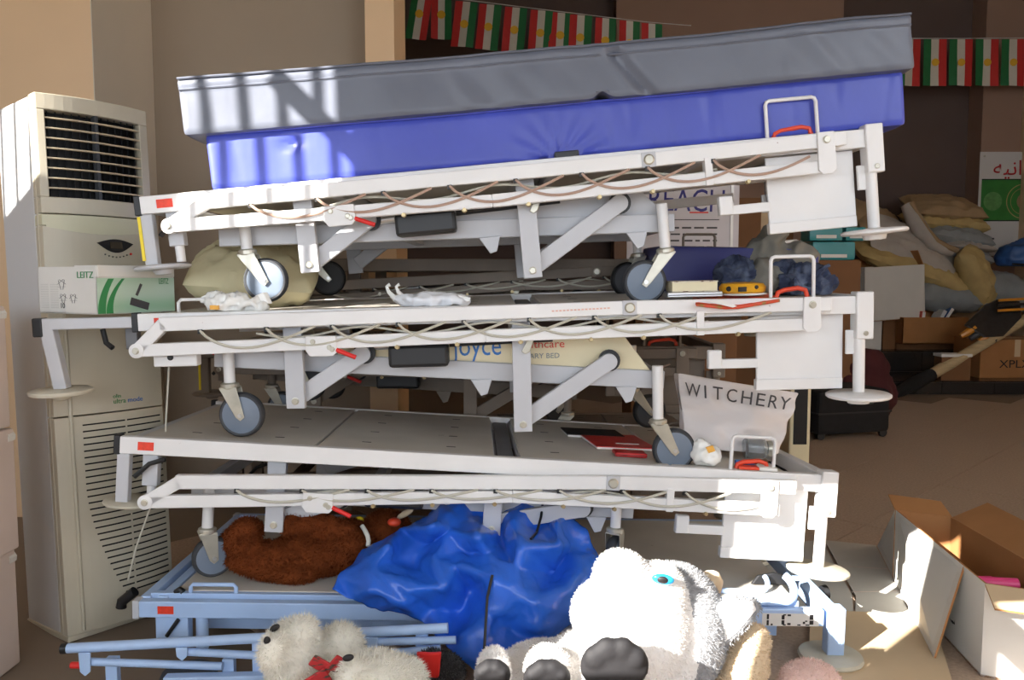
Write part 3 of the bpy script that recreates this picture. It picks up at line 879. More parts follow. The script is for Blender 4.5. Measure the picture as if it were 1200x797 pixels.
def wr_blue(c, L, T):
    front = max(0.0, 1 - c.y / 0.05)
    n = mnoise.noise(Vector((c.x * 3, c.y * 3, c.z * 4)))
    dx = c.x - 1.00
    rad = math.hypot(dx, c.z + 0.01)
    fan = 0.0
    if rad < 0.17:
        ang = math.atan2(c.z + 0.01, dx)
        fan = (math.sin(ang * 16 + 2.5 * n) * 0.5 + 0.5) * (1 - rad / 0.17) * 0.011
    dent = 0.012 * math.exp(-((c.x - 0.24) / 0.03) ** 2 - ((c.z - T * 0.72) / 0.015) ** 2)
    vert = 0.009 * max(0, mnoise.noise(Vector((c.x * 26, 0.3, c.z * 5)))) * (1.0 if c.x > 1.1 else 0.25)
    sagz = -0.006 * math.sin(math.pi * c.x / L) + 0.003 * mnoise.noise(Vector((c.x * 4, 1.7, 0)))
    return (0, front * (fan + dent + vert + 0.006 * n), sagz * (c.z / T) )
blue_m = mattress('mattress', (247, 224, 2.335), (1063, 147, 2.375), 0.80, 0.158, 'blue_vinyl', 0, wr_blue, (0.985,))
tag(blue_m, 'bright blue vinyl mattress lying on the topmost bed frame', 'mattress', 'vinyl mattresses')

def wr_grey(c, L, T):
    front = max(0.0, 1 - c.y / 0.05)
    n = mnoise.noise(Vector((c.x * 2.5, c.y * 3, c.z * 4)))
    kx = c.x - 1.20
    kink = 0.0
    t = kx + (T - c.z) * -0.75
    kink = 0.020 * math.exp(-(t / 0.02) ** 2) * (1 if c.z < T * 0.9 else 0.4)
    diag = 0.009 * mnoise.noise(Vector(((c.x + c.z * 0.8) * 14, 2.2, c.z * 3))) * (1 if 0.75 < c.x < 1.25 or c.x > 1.7 else 0.35)
    notch = 0.018 * math.exp(-((c.x - 1.18) / 0.02) ** 2) if c.z < 0.02 else 0.0
    z = -0.010 * math.sin(math.pi * c.x / L) + 0.004 * mnoise.noise(Vector((c.x * 3, 5.7, 0)))
    band = -0.004 * front if c.z > T * 0.80 else 0.0
    return (0, front * (kink + diag + 0.008 * n) + band, z * (0.3 + 0.7 * c.z / T) + notch)
grey_m = mattress('mattress', (214, 160, 2.300), (1074, 81, 2.345), 0.84, 0.158, 'grey_vinyl', 0, wr_grey, (0.80, 0.985))
tag(grey_m, 'dark grey vinyl mattress lying on the bright blue mattress', 'mattress', 'vinyl mattresses')
MB().box(0.985, 1.055, -0.010, 0.03, -0.004, 0.018).build('strap_buckle', 'rubber', blue_m, bevel=0.004)
# ------------------------------------------------------------------ floor-standing air conditioner
AC_W, AC_D, AC_H = 0.350, 0.30, 1.69
ua = math.atan2(0.79, 0.61)
ac_lean = Vector((0, 0, 1)).rotation_difference(Vector((-0.075, 0.08, AC_H))).to_matrix().to_4x4()
AC = empty('air_conditioner', mat=Matrix.Translation((at(42, 300, 2.5).x + 0.092, 2.42, 0)) @ ac_lean @ rotz(ua))
tag(AC, 'tall cream floor-standing air conditioner with louvred outlet beside the beds', 'air conditioner')
def bul(x):
    t = 2 * x / AC_W - 1
    return -0.026 * (1 - t * t)
MB().box(0.004, AC_W - 0.004, 0.056, AC_D, 0.0, AC_H).build('casing', 'ac_white', AC, bevel=0.008)
def curved(x0, x1, z0, z1, d0, d1, n=14, top=None):
    """slab that follows the bulging front; d is depth from the front surface"""
    mb = MB()
    vv, ff = [], []
    for i in range(n + 1):
        x = x0 + (x1 - x0) * i / n
        zt = z1 if top is None else top(x)
        for (d, z) in ((d0, z0), (d1, z0), (d1, zt), (d0, zt)):
            vv.append((x, bul(x) + d, z))
    for i in range(n):
        a, b = i * 4, i * 4 + 4
        for k in range(4):
            k2 = (k + 1) % 4
            ff.append((a + k, a + k2, b + k2, b + k))
    ff += [(0, 1, 2, 3), (n * 4 + 3, n * 4 + 2, n * 4 + 1, n * 4)]
    return mb.add(vv, ff)
VZ0, VZ1, VX0, VX1 = 1.375, 1.640, 0.024, 0.318
fr = curved(0, AC_W, VZ1, AC_H, 0, 0.05)
for a, b in ((0, VX0), (VX1, AC_W)):
    q = curved(a, b, VZ0, VZ1, 0, 0.05, 5)
    fr.add(q.v, q.f)
q = curved(0, AC_W, 1.325, VZ0, 0, 0.05)
fr.add(q.v, q.f)
fr.build('outlet_surround', 'ac_cream', AC, bevel=0.003)
curved(VX0, VX1, VZ0, VZ1, 0.044, 0.05).build('outlet_void', 'void_black', AC)
for i in range(13):
    x = VX0 + 0.014 + i * 0.0225
    MB().bar((x, bul(x) + 0.030, VZ0), (x + 0.003, bul(x) + 0.030, VZ1), 0.003, 0.018, (0.5, 1, 0)).build('vertical_vane', 'dark_vane', AC)
xm = (VX0 + VX1) / 2
MB().box(xm - 0.005, xm + 0.005, bul(xm) + 0.004, bul(xm) + 0.03, VZ0, VZ1).build('centre_mullion', 'rubber', AC)
for i in range(8):
    z = VZ0 + 0.026 + i * 0.0305
    curved(VX0, VX1, z, z + 0.004, 0.002, 0.014, 12).build('louvre', 'ac_slat', AC)
curved(0, AC_W, 1.288, 1.322, 0.001, 0.05, top=lambda x: 1.322).build('olive_band', 'ac_olive', AC, bevel=0.002)
q = curved(0.01, AC_W - 0.01, 1.262, 1.29, 0.0005, 0.05, 20, top=lambda x: 1.29)
q.build('olive_swoosh', 'ac_olive', AC)
curved(0, AC_W, 1.10, 1.287, 0, 0.05, top=lambda x: 1.287 - 0.022 * (1 - (2 * x / AC_W - 1) ** 2)).build('display_panel', 'ac_cream', AC, bevel=0.002)
# eye-shaped display
def lens(cx, cz, w, h, d0, d1, n=20):
    mb = MB()
    poly = [(cx - w + 2 * w * i / n, cz + h * 0.45 * math.sin(math.pi * i / n)) for i in range(n + 1)]
    poly += [(cx + w - 2 * w * i / n, cz - h * math.sin(math.pi * i / n)) for i in range(1, n)]
    vv = [(a, bul(a) + d0, b) for a, b in poly] + [(a, bul(a) + d1, b) for a, b in poly]
    m = len(poly)
    return mb.add(vv, [tuple(range(m)), tuple(reversed(range(m, 2 * m)))] + [(i, m + i, m + (i + 1) % m, (i + 1) % m) for i in range(m)])
lens(0.208, 1.238, 0.060, 0.030, -0.003, 0.01).build('display_lens', 'void_black', AC)
MB().box(0.188, 0.228, bul(0.208) - 0.0045, bul(0.208) + 0.004, 1.221, 1.242).build('display_screen', 'lcd', AC)
for i in range(7):
    x = 0.172 + i * 0.012
    MB().lathe([(0.0025, 0), (0.002, 0.003)], (x, bul(x), 1.194 + 0.008 * ((i - 3) / 3) ** 2), (0, -1, 0), 8).build('button', 'ink', AC)
x = 0.258
MB().lathe([(0.004, 0), (0.003, 0.004)], (x, bul(x), 1.206), (0, -1, 0), 10).build('indicator', 'red_plastic', AC)
# lower panel with seams and rows of slots
curved(0, AC_W, 0.70, 1.098, 0.002, 0.05).build('middle_panel', 'ac_cream', AC, bevel=0.002)
curved(0, AC_W, 0.02, 0.696, 0.002, 0.05).build('lower_panel', 'ac_cream', AC, bevel=0.002)
MB().box(0, AC_W, 0, AC_D, 0.0, 0.02).build('plinth', 'ac_cream', AC, bevel=0.004)
MB().tube([(0.006, 0.03, 0.02), (0.006, 0.03, AC_H - 0.006)], 0.008, 10).build('corner_strip', 'ac_cream', AC, smooth=True)
MB().tube([(0.045, bul(0.045) + 0.004, 0.03), (0.045, bul(0.045) + 0.004, 1.09)], 0.007, 8).build('panel_bead', 'ac_cream', AC, smooth=True)
nslot = 28
for i in range(nslot):
    z = 0.665 - i * 0.0205
    t = i / (nslot - 1)
    xl = 0.075 + 0.10 * max(0, (t - 0.35) / 0.65) ** 1.7
    for a, b in ((xl, 0.205), (0.212, 0.335)):
        if b - a < 0.02:
            continue
        curved(a, b, z, z + 0.0045, 0.0005, 0.004, 5).build('vent_slot', 'dark_vane', AC)
text('brand_lettering', 'olin', 0.018, 'print_green', AC, (0.170, bul(0.2) + 0.0005, 0.742), (1, 0, 0), (0, 0, 1))
text('brand_lettering', 'ultra', 0.022, 'print_green', AC, (0.170, bul(0.2) + 0.0005, 0.724), (1, 0, 0), (0, 0, 1))
text('brand_lettering', 'mode', 0.022, 'logo_blue', AC, (0.217, bul(0.2) + 0.0005, 0.724), (1, 0, 0), (0, 0, 1))
# power cord hanging beside it with a plug
p0 = at(196, 440, 2.62)
pl = at(148, 690, 2.42)
cord = empty('power_cord', (pl.x, pl.y, 0))
tag(cord, 'grey power cord with black plug hanging in front of the air conditioner', 'cord')
pts = [at(198, 430, 2.44), at(193, 520, 2.43), at(178, 590, 2.42), at(160, 640, 2.42), at(150, 680, 2.42)]
MB().tube([p - Vector((pl.x, pl.y, 0)) for p in pts], 0.003, 8).build('cord_lead', 'cable', cord, smooth=True)
MB().tube([at(158, 693, 2.42) - Vector((pl.x, pl.y, 0)), at(143, 705, 2.42) - Vector((pl.x, pl.y, 0)), at(142, 712, 2.42) - Vector((pl.x, pl.y, 0))], 0.016, 10).build('plug', 'black_plastic', cord, smooth=True)

# ------------------------------------------------------------------ carton beside the air conditioner
def oriented(name, a, b, c):
    """frame with origin a, x towards b, y towards c (horizontal)"""
    a, b, c = Vector(a), Vector(b), Vector(c)
    ex = b - a
    ex.z = 0
    w = ex.length
    ex.normalize()
    ey = Vector((-ex.y, ex.x, 0))
    d = abs((c - a).dot(ey))
    return empty(name, mat=frame_mat(a, ex, ey, Vector((0, 0, 1)))), w, d
zb = 1.022
A = at(115, 376, 2.27); A.z = zb
B = at(205, 372, 2.50); B.z = zb
C = at(35, 368, 2.40); C.z = zb
LB, lw, ld = oriented('carton', A, B, C)
ld = 0.265
tag(LB, 'white carton printed green with a lever arch mechanism, resting against bed end', 'carton')
lh = 0.135
mb = MB()
mb.box(0, lw, 0, ld, 0, 0.004); mb.box(0, 0.004, 0, ld, 0, lh); mb.box(lw - 0.004, lw, 0, ld, 0, lh); mb.box(0, lw, ld - 0.004, ld, 0, lh); mb.box(0, lw, 0, 0.004, 0, lh - 0.028)
mb.build('carton_body', 'carton_white', LB)
MB().box(0.002, lw, -0.004, 0.10, lh - 0.030, lh + 0.004).build('carton_lid', 'carton_white', LB, bevel=0.002)
MB().box(0.01, lw - 0.01, 0.10, ld - 0.01, lh - 0.05, lh - 0.012).build('carton_content', 'black_plastic', LB, bevel=0.004)
mb = MB()
mat('print_fade', (150, 188, 156), 0.5, col2=(214, 220, 212), thr=(0.42, 0.60), scale=3, stretch=(0.2, 0.2, 2.5), detail=1)
MB().box(0.0, lw, -0.0012, 0.0, 0.002, lh - 0.032).build('green_print', 'print_fade', LB)
pr = []
for r0, r1, m in ((0.0, 0.020, 'print_green'), (0.026, 0.044, 'print_green')):
    q = MB()
    poly = []
    for k in range(9):
        t = k / 8
        poly.append((r0 + 0.035 * t * t * (1 if r0 == 0 else 1.5), 0.002 + (lh - 0.036) * t))
    for k in range(8, -1, -1):
        t = k / 8
        poly.append((r1 * (1 - 0.3 * t) + 0.035 * t * t * (1 if r0 == 0 else 1.5) + 0.004, 0.002 + (lh - 0.036) * t))
    q.xz(poly, -0.0022, -0.001).build('green_arc', m, LB)
# the printed mechanism
q = MB()
q.bar((0.105, -0.002, 0.036), (0.165, -0.002, 0.018), 0.0016, 0.022)
q.bar((0.125, -0.002, 0.052), (0.142, -0.002, 0.085), 0.0016, 0.008)
q.build('printed_picture', 'ink', LB)
text('carton_lettering', 'LEITZ', 0.024, 'print_green', LB, (lw - 0.056, -0.0014, lh - 0.050), (1, 0, 0), (0, 0, 1), width=0.034)
text('carton_lettering', 'LEITZ', 0.026, 'print_green', LB, (-0.0008, 0.085, lh - 0.032), (0, -1, 0), (0, 0, 1), width=0.07)
text('carton_lettering', '10', 0.022, 'ink', LB, (-0.0008, 0.165, 0.016), (0, -1, 0), (0, 0, 1))
q = MB()
for i in range(14):
    for j in range(2):
        y1 = ld - 0.012 - j * 0.045
        q.box(-0.0008, 0.0, y1 - 0.036, y1, 0.016 + i * 0.0052, 0.0175 + i * 0.0052)
q.build('printed_lines', 'carton_grey', LB)
q = MB()
for (y, z, s) in ((0.155, 0.085, 0.020), (0.150, 0.045, 0.018), (0.105, 0.045, 0.018)):
    for k in range(5):
        a = k * 1.3
        q.bar((-0.0006, y - s * math.cos(a), z - s * math.sin(a) * 0.8), (-0.0006, y + s * math.cos(a + 1), z + s * math.sin(a + 1) * 0.8), 0.0005, 0.0012, (1, 0, 0))
q.build('printed_drawing', 'ink', LB)

# pale cartons at the far left edge
e0 = at(13, 500, 2.30).x
for i, (x1, z0, z1) in enumerate(((e0 - 0.005, 0.0, 0.345), (e0 + 0.008, 0.345, 0.70), (e0, 0.70, 1.05))):
    c = empty('carton', (x1, 2.02, z0))
    hh = z1 - z0
    MB().box(-0.30, 0, 0, 0.28, 0.0, hh - 0.004).build('carton_body', 'carton_pink', c, bevel=0.006)
    MB().box(-0.30, 0.001, 0.12, 0.16, hh - 0.004, hh - 0.002).build('packing_tape', 'carton_light', c)
    MB().prism([(0, 0.02), (0.004, 0.022), (0.006, 0.036), (0, 0.046)], (-0.002, 0.25, hh - 0.06), (1, 0, 0), (0, 0, 1), (0, 0.03, 0)).build('torn_corner', 'carton_white', c)
    tag(c, ('pale carton on the floor at the base of the stack beside the air conditioner',
            'pale carton in the middle of the stack beside the air conditioner',
            'pale carton on top of the stack beside the air conditioner')[i], 'carton', 'pale cartons by the air conditioner')
# ------------------------------------------------------------------ soft things
def eval_mesh(o):
    dg = bpy.context.evaluated_depsgraph_get()
    me = bpy.data.meshes.new_from_object(o.evaluated_get(dg))
    return me

def blob(name, ells, voxel, mats, parent=None, pick=None, smooth_it=6):
    """ellipsoids (centre, radii, rotation) fused into one continuous skin"""
    import bmesh
    bm = bmesh.new()
    for e in ells:
        c, r = e[0], e[1]
        rot = Matrix.Identity(4)
        if len(e) > 2:
            rot = Matrix.Rotation(e[2][2], 4, 'Z') @ Matrix.Rotation(e[2][1], 4, 'Y') @ Matrix.Rotation(e[2][0], 4, 'X')
        m = Matrix.Translation(c) @ rot @ Matrix.Diagonal((*r, 1))
        bmesh.ops.create_icosphere(bm, subdivisions=3, radius=1.0, matrix=m)
    me = bpy.data.meshes.new(name)
    bm.to_mesh(me)
    bm.free()
    t = bpy.data.objects.new(name, me)
    COL.objects.link(t)
    rm = t.modifiers.new('r', 'REMESH')
    rm.mode = 'VOXEL'
    rm.voxel_size = voxel
    sm = t.modifiers.new('s', 'SMOOTH')
    sm.iterations = smooth_it
    sm.factor = 0.5
    out = eval_mesh(t)
    bpy.data.objects.remove(t)
    out.name = name
    for v in out.vertices:
        if v.co.z < 0.001:
            v.co.z = 0.001
    out.materials.clear()
    for k in mats:
        out.materials.append(M[k])
    if pick:
        idx = [pick(p.center) for p in out.polygons]
        out.polygons.foreach_set('material_index', idx)
    return link(name, out, parent, smooth=True, fix=False)

def fur(o, n, length, mats, width=0.0016, seed=1, droop=0.3, name='fur'):
    """short pile grown over the skin mesh o, one object for the whole coat"""
    rg = np.random.default_rng(seed)
    me = o.data
    me.calc_loop_triangles()
    nt = len(me.loop_triangles)
    tv = np.empty(nt * 3, dtype=np.int32); me.loop_triangles.foreach_get('vertices', tv); tv = tv.reshape(-1, 3)
    tp = np.empty(nt, dtype=np.int32); me.loop_triangles.foreach_get('polygon_index', tp)
    pm = np.empty(len(me.polygons), dtype=np.int32); me.polygons.foreach_get('material_index', pm)
    co = np.empty(len(me.vertices) * 3); me.vertices.foreach_get('co', co); co = co.reshape(-1, 3)
    a, b, c = co[tv[:, 0]], co[tv[:, 1]], co[tv[:, 2]]
    nr = np.cross(b - a, c - a)
    ar = np.linalg.norm(nr, axis=1)
    nr /= ar[:, None] + 1e-12
    k = rg.choice(nt, n, p=ar / ar.sum())
    u, v = rg.random(n), rg.random(n)
    f = u + v > 1
    u[f], v[f] = 1 - u[f], 1 - v[f]
    p = a[k] + (b[k] - a[k]) * u[:, None] + (c[k] - a[k]) * v[:, None]
    d = nr[k] + rg.normal(0, 0.45, (n, 3))
    d[:, 2] -= droop
    d /= np.linalg.norm(d, axis=1)[:, None]
    L = length * rg.uniform(0.6, 1.25, n)
    s = np.cross(d, rg.normal(0, 1, (n, 3)))
    s /= np.linalg.norm(s, axis=1)[:, None] + 1e-9
    s *= width
    base = p - nr[k] * 0.001
    vv = np.stack([base - s, base + s, base + d * L[:, None]], 1).reshape(-1, 3)
    m2 = bpy.data.meshes.new(name)
    m2.vertices.add(3 * n)
    m2.vertices.foreach_set('co', vv.ravel())
    m2.loops.add(3 * n)
    m2.loops.foreach_set('vertex_index', np.arange(3 * n, dtype=np.int32))
    m2.polygons.add(n)
    m2.polygons.foreach_set('loop_start', np.arange(0, 3 * n, 3, dtype=np.int32))
    m2.polygons.foreach_set('loop_total', np.full(n, 3, dtype=np.int32))
    m2.update(calc_edges=True)
    for q in mats:
        m2.materials.append(M[q])
    if len(mats) > 1:
        m2.polygons.foreach_set('material_index', pm[tp[k]])
    w = link(name, m2, o, fix=False)
    w['kind'] = 'stuff'
    return w

def ellipsoid(name, c, r, m, parent, rot=(0, 0, 0), seg=2):
    import bmesh
    bm = bmesh.new()
    mx = Matrix.Translation(c) @ Matrix.Rotation(rot[2], 4, 'Z') @ Matrix.Rotation(rot[1], 4, 'Y') @ Matrix.Rotation(rot[0], 4, 'X') @ Matrix.Diagonal((*r, 1))
    bmesh.ops.create_icosphere(bm, subdivisions=seg + 1, radius=1.0, matrix=mx)
    me = bpy.data.meshes.new(name)
    bm.to_mesh(me)
    bm.free()
    me.materials.append(M[m])
    return link(name, me, parent, smooth=True, fix=False)

def sheet_mesh(name, P_, nx, ny, mtl, parent, thick=0.003, sub=1):
    fs = [(i * ny + j, (i + 1) * ny + j, (i + 1) * ny + j + 1, i * ny + j + 1) for i in range(nx - 1) for j in range(ny - 1)]
    me = bpy.data.meshes.new(name)
    me.from_pydata([tuple(q) for q in P_], [], fs)
    me.materials.append(M[mtl])
    o = link(name, me, parent, smooth=True, fix=False)
    s = o.modifiers.new('solid', 'SOLIDIFY')
    s.thickness = thick
    s.offset = 0
    if sub:
        q = o.modifiers.new('sub', 'SUBSURF')
        q.levels = sub
        q.render_levels = sub
    return o

# ------------------------------------------------------------------ blue tarpaulin body bag
mat('tarp_blue', (44, 104, 214), 0.27, var=0.14, scale=5, bump=0.25, bscale=30, wear=(64, 104, 190), wscale=5, wthr=0.66, spec=0.5)
plat_z = 0.205
from mathutils.geometry import delaunay_2d_cdt
OUT = [(390, 692, 2.22), (397, 675, 2.27), (425, 645, 2.34), (470, 620, 2.43), (500, 606, 2.47), (518, 588, 2.49), (545, 580, 2.49), (590, 591, 2.49), (632, 588, 2.48),
       (642, 612, 2.45), (670, 604, 2.47), (690, 625, 2.45), (696, 645, 2.43), (703, 657, 2.41), (701, 690, 2.33), (682, 725, 2.23), (640, 755, 2.15), (600, 785, 2.07),
       (575, 797, 2.04), (552, 785, 2.05), (520, 757, 2.13), (492, 727, 2.21), (450, 716, 2.21), (412, 704, 2.20)]
INN = [(440, 665, 2.20), (480, 688, 2.16), (500, 640, 2.36), (508, 652, 2.24), (508, 616, 2.25), (526, 622, 2.33), (560, 628, 2.22), (592, 645, 2.31), (655, 640, 2.27), (648, 672, 2.34),
       (604, 668, 2.18), (575, 676, 2.14), (567, 770, 2.05), (520, 690, 2.15), (552, 694, 2.27), (540, 716, 2.26), (532, 662, 2.22), (486, 662, 2.32), (455, 640, 2.27), (622, 702, 2.12),
       (662, 690, 2.18), (632, 738, 2.10), (470, 707, 2.15), (428, 690, 2.15), (600, 612, 2.34), (560, 604, 2.46), (628, 622, 2.42), (530, 600, 2.41), (670, 640, 2.40), (682, 668, 2.26),
       (572, 722, 2.12), (595, 735, 2.16), (548, 745, 2.10), (505, 712, 2.22), (585, 625, 2.40), (545, 648, 2.30), (466, 655, 2.33), (650, 610, 2.37), (612, 640, 2.20), (575, 650, 2.25)]
tarp = empty('tarpaulin_bag', (-0.1, 2.35, 0.2))
tag(tarp, 'crumpled blue tarpaulin bag with black zip heaped on the blue bed', 'tarpaulin')
t_off = Vector((-0.1, 2.35, 0.2))
ctl = [at(*q) for q in OUT + INN]
c2d = [Vector((q[0], q[1])) for q in OUT + INN]
nO = len(OUT)
r_ = delaunay_2d_cdt(c2d, [(i, (i + 1) % nO) for i in range(nO)], [list(range(nO))], 1, 1e-4)
import bmesh
bm = bmesh.new()
lut = []
for k, orig in enumerate(r_[3]):
    lut.append(bm.verts.new(ctl[orig[0]] - t_off if orig else Vector((0, 0, 0))))
for f_ in r_[2]:
    try:
        bm.faces.new([lut[i] for i in f_])
    except ValueError:
        pass
# the sheet runs back over the heap and down on to the bed
pos = {o_[0]: lut[k] for k, o_ in enumerate(r_[3]) if o_}
ring = []
for i in range(0, 15):
    p = pos[i].co
    ring.append((bm.verts.new(p + Vector((0, 0.07, -0.03 - 0.02 * (i % 2)))), bm.verts.new(Vector((p.x * 1.02, p.y + 0.14, 0.010)))))
for i in range(14):
    bm.faces.new((pos[i], pos[i + 1], ring[i + 1][0], ring[i][0]))
    bm.faces.new((ring[i][0], ring[i + 1][0], ring[i + 1][1], ring[i][1]))
bmesh.ops.triangulate(bm, faces=bm.faces[:])
bmesh.ops.subdivide_edges(bm, edges=bm.edges[:], cuts=7, use_grid_fill=True)
for _ in range(2):
    bmesh.ops.smooth_vert(bm, verts=bm.verts[:], factor=0.5, use_axis_x=True, use_axis_y=True, use_axis_z=True)
bmesh.ops.recalc_face_normals(bm, faces=bm.faces[:])
bm.normal_update()
for v in bm.verts:
    p = v.co
    k = 0.6 - 2 * abs(mnoise.noise(p * 11)) + 0.5 * (0.5 - 2 * abs(mnoise.noise(p * 25 + Vector((3, 1, 7)))))
    v.co = p + v.normal * (0.0105 * k)
    w = v.co + t_off
    if w.y > 2.262 and w.z < plat_z:          # rests on the platform, hangs in front of its rail
        if plat_z - w.z > w.y - 2.262:
            w.y = 2.258
        else:
            w.z = plat_z
        v.co = w - t_off
me = bpy.data.meshes.new('tarpaulin')
bm.to_mesh(me)
bm.free()
me.materials.append(M['tarp_blue'])
ts = link('tarpaulin', me, tarp, fix=False)
me.polygons.foreach_set('use_smooth', [True] * len(me.polygons))
ts.modifiers.new('t', 'SOLIDIFY').thickness = 0.003
for zp in ([(577, 674, 2.15), (571, 700, 2.12), (569, 735, 2.085), (567, 772, 2.045)], [(636, 590, 2.47), (634, 606, 2.41), (629, 624, 2.385), (622, 632, 2.30)]):
    q = MB().tube([at(a_, b_, c_ - 0.012) - t_off for a_, b_, c_ in zp], 0.004, 8)
    q.build('zip', 'black_plastic', tarp, smooth=True)

# ------------------------------------------------------------------ plush toys
mat('fur_brown', (112, 56, 26), 0.95, var=0.25, scale=30, spec=0.1)
mat('fur_white', (232, 228, 216), 0.9, var=0.05, scale=30, sheen=0.3)
mat('fur_snow', (238, 236, 234), 0.9, var=0.03, scale=30, sheen=0.3)
mat('fur_grey', (150, 152, 156), 0.9, var=0.22, scale=60, sheen=0.3)
mat('fur_beige', (214, 192, 160), 0.9, var=0.05, scale=30, sheen=0.3)
mat('fur_pink', (228, 196, 186), 0.9, var=0.05, scale=30, sheen=0.3)
mat('fur_black', (24, 22, 24), 0.9, sheen=0.2)
mat('pad_black', (26, 25, 28), 0.75, var=0.2, scale=14, bump=0.3, bscale=16)
mat('eye_blue', (40, 150, 215), 0.15)
mat('tartan', (176, 40, 44), 0.7, col2=(70, 60, 52), thr=(0.55, 0.62), scale=38, stretch=(1, 1, 3))

def rel(p, o):
    return Vector(p) - Vector(o)

# brown teddy lying on the blue bed
bo = Vector((-0.68, 2.48, 0.20))
bear = empty('teddy_bear', bo)
tag(bear, 'brown teddy bear lying on its back on the pale blue bed', 'plush toy', 'plush toys')
def bp_(px, py, Y=2.47):
    return rel(at(px, py, Y), bo)
ells = [(bp_(365, 650, 2.50), (0.135, 0.085, 0.082)), (bp_(410, 640, 2.50), (0.085, 0.08, 0.085)), (bp_(318, 655, 2.46), (0.10, 0.06, 0.055), (0, 0.25, 0)),
        (bp_(285, 640, 2.44), (0.075, 0.05, 0.050), (0, 0.6, 0)), (bp_(290, 622, 2.44), (0.050, 0.045, 0.042)),
        (bp_(300, 668, 2.42), (0.11, 0.035, 0.022), (0, 0.30, 0)), (bp_(345, 672, 2.42), (0.08, 0.05, 0.03)),
        (bp_(375, 618, 2.40), (0.105, 0.040, 0.038), (0, 0.12, 0)), (bp_(342, 614, 2.40), (0.040, 0.04, 0.036)),
        (bp_(452, 622, 2.58), (0.085, 0.085, 0.065)), (bp_(424, 640, 2.54), (0.05, 0.07, 0.06))]
bb = blob('teddy_body', ells, 0.010, ['fur_brown'], bear, smooth_it=2)
fur(bb, 26000, 0.011, ['fur_brown'], seed=2)
pts = [bp_(424 + 8 * math.sin(a * 0.5), 616 + i * 6, 2.46 - 0.01 * i) for i, a in enumerate(range(5))]
MB().tube(pts, 0.007, 8).build('neck_ribbon', 'fur_white', bear, smooth=True)
ellipsoid('teddy_muzzle', bp_(462, 612, 2.50), (0.022, 0.018, 0.014), 'orange_red', bear)
ellipsoid('teddy_ear', bp_(421, 611, 2.53), (0.016, 0.012, 0.016), 'yellow_tape', bear)
ellipsoid('teddy_ear', bp_(475, 602, 2.54), (0.03, 0.012, 0.010), 'fur_beige', bear, (0, -0.5, 0))

# husky plush, big head on the right, paws towards the camera
ho = Vector((0.30, 1.85, 0.0))
husky = empty('plush_dog', ho)
tag(husky, 'large white and grey plush dog with blue eye and black paw pads', 'plush toy', 'plush toys')
def hp_(px, py, Y=1.85):
    return rel(at(px, py, Y), ho)
ells = [(hp_(790, 735, 1.88), (0.125, 0.145, 0.155)),             # head
        (hp_(752, 735, 1.78), (0.105, 0.11, 0.13)),               # cheek
        (hp_(715, 718, 1.78), (0.090, 0.10, 0.075)),              # chin
        (hp_(727, 674, 1.78), (0.062, 0.075, 0.056)),             # muzzle
        (hp_(770, 690, 1.80), (0.065, 0.08, 0.060)),              # brow
        (hp_(700, 800, 1.86), (0.15, 0.14, 0.13)), (hp_(640, 800, 1.92), (0.14, 0.12, 0.10)),   # body
        (hp_(690, 860, 1.90), (0.26, 0.18, 0.17)),
        (hp_(642, 788, 1.74), (0.055, 0.085, 0.055)), (hp_(578, 790, 1.74), (0.040, 0.10, 0.050)), (hp_(718, 782, 1.66), (0.068, 0.06, 0.062))]
hq = [at(805, 735, 1.9) - ho]
def husky_pick(c):
    # grey back of the head; white face, chest and paws
    x0 = hp_(800, 700, 1.82)
    return 1 if (c.x + 0.35 * c.y) > (x0.x - 0.008 + 0.35 * x0.y) and c.z > 0.1 else 0
hb = blob('plush_skin', ells, 0.012, ['fur_snow', 'fur_grey'], husky, husky_pick, 8)
fur(hb, 70000, 0.008, ['fur_snow', 'fur_grey'], seed=4, width=0.0011)
# eye
ec = hp_(777, 679, 1.725)
ellipsoid('eye', ec, (0.025, 0.009, 0.013), 'eye_blue', husky, (0.3, 0.15, 0))
ellipsoid('pupil', ec + Vector((-0.002, -0.006, 0.001)), (0.013, 0.006, 0.009), 'ink_black', husky, (0.3, 0.15, 0))
# ear (right) and the second, cream ear behind
def ear(name, pts, y, th, m_out, m_in):
    mb = MB()
    poly = [(hp_(a, b, y).x, hp_(a, b, y).z) for a, b in pts]
    cx = sum(a for a, b in poly) / len(poly); cz = sum(b for a, b in poly) / len(poly)
    e = mb.prism(poly, (0, hp_(800, 700, y).y, 0), (1, 0, 0), (0, 0, 1), (0, th, 0)).build(name, m_out, husky, bevel=0.009, smooth=True)
    mb = MB()
    poly2 = [(cx + (a - cx) * 0.86 - 0.006, cz + (b - cz) * 0.86 + 0.006) for a, b in poly]
    mb.prism(poly2, (0, hp_(800, 700, y).y - 0.004, 0), (1, 0, 0), (0, 0, 1), (0, 0.008, 0)).build('inner_ear', m_in, e, bevel=0.003)
    return e
er = ear('ear', [(838, 712), (866, 703), (889, 706), (893, 716), (868, 746), (845, 764)], 1.80, 0.03, 'fur_grey', 'fur_snow')
fur(er, 1500, 0.009, ['fur_grey'], seed=8)
ells = [(hp_(828, 690, 1.98), (0.038, 0.03, 0.055), (0, 0.5, 0)), (hp_(815, 700, 1.98), (0.04, 0.035, 0.05))]
e2 = blob('ear', ells, 0.010, ['fur_beige'], husky)
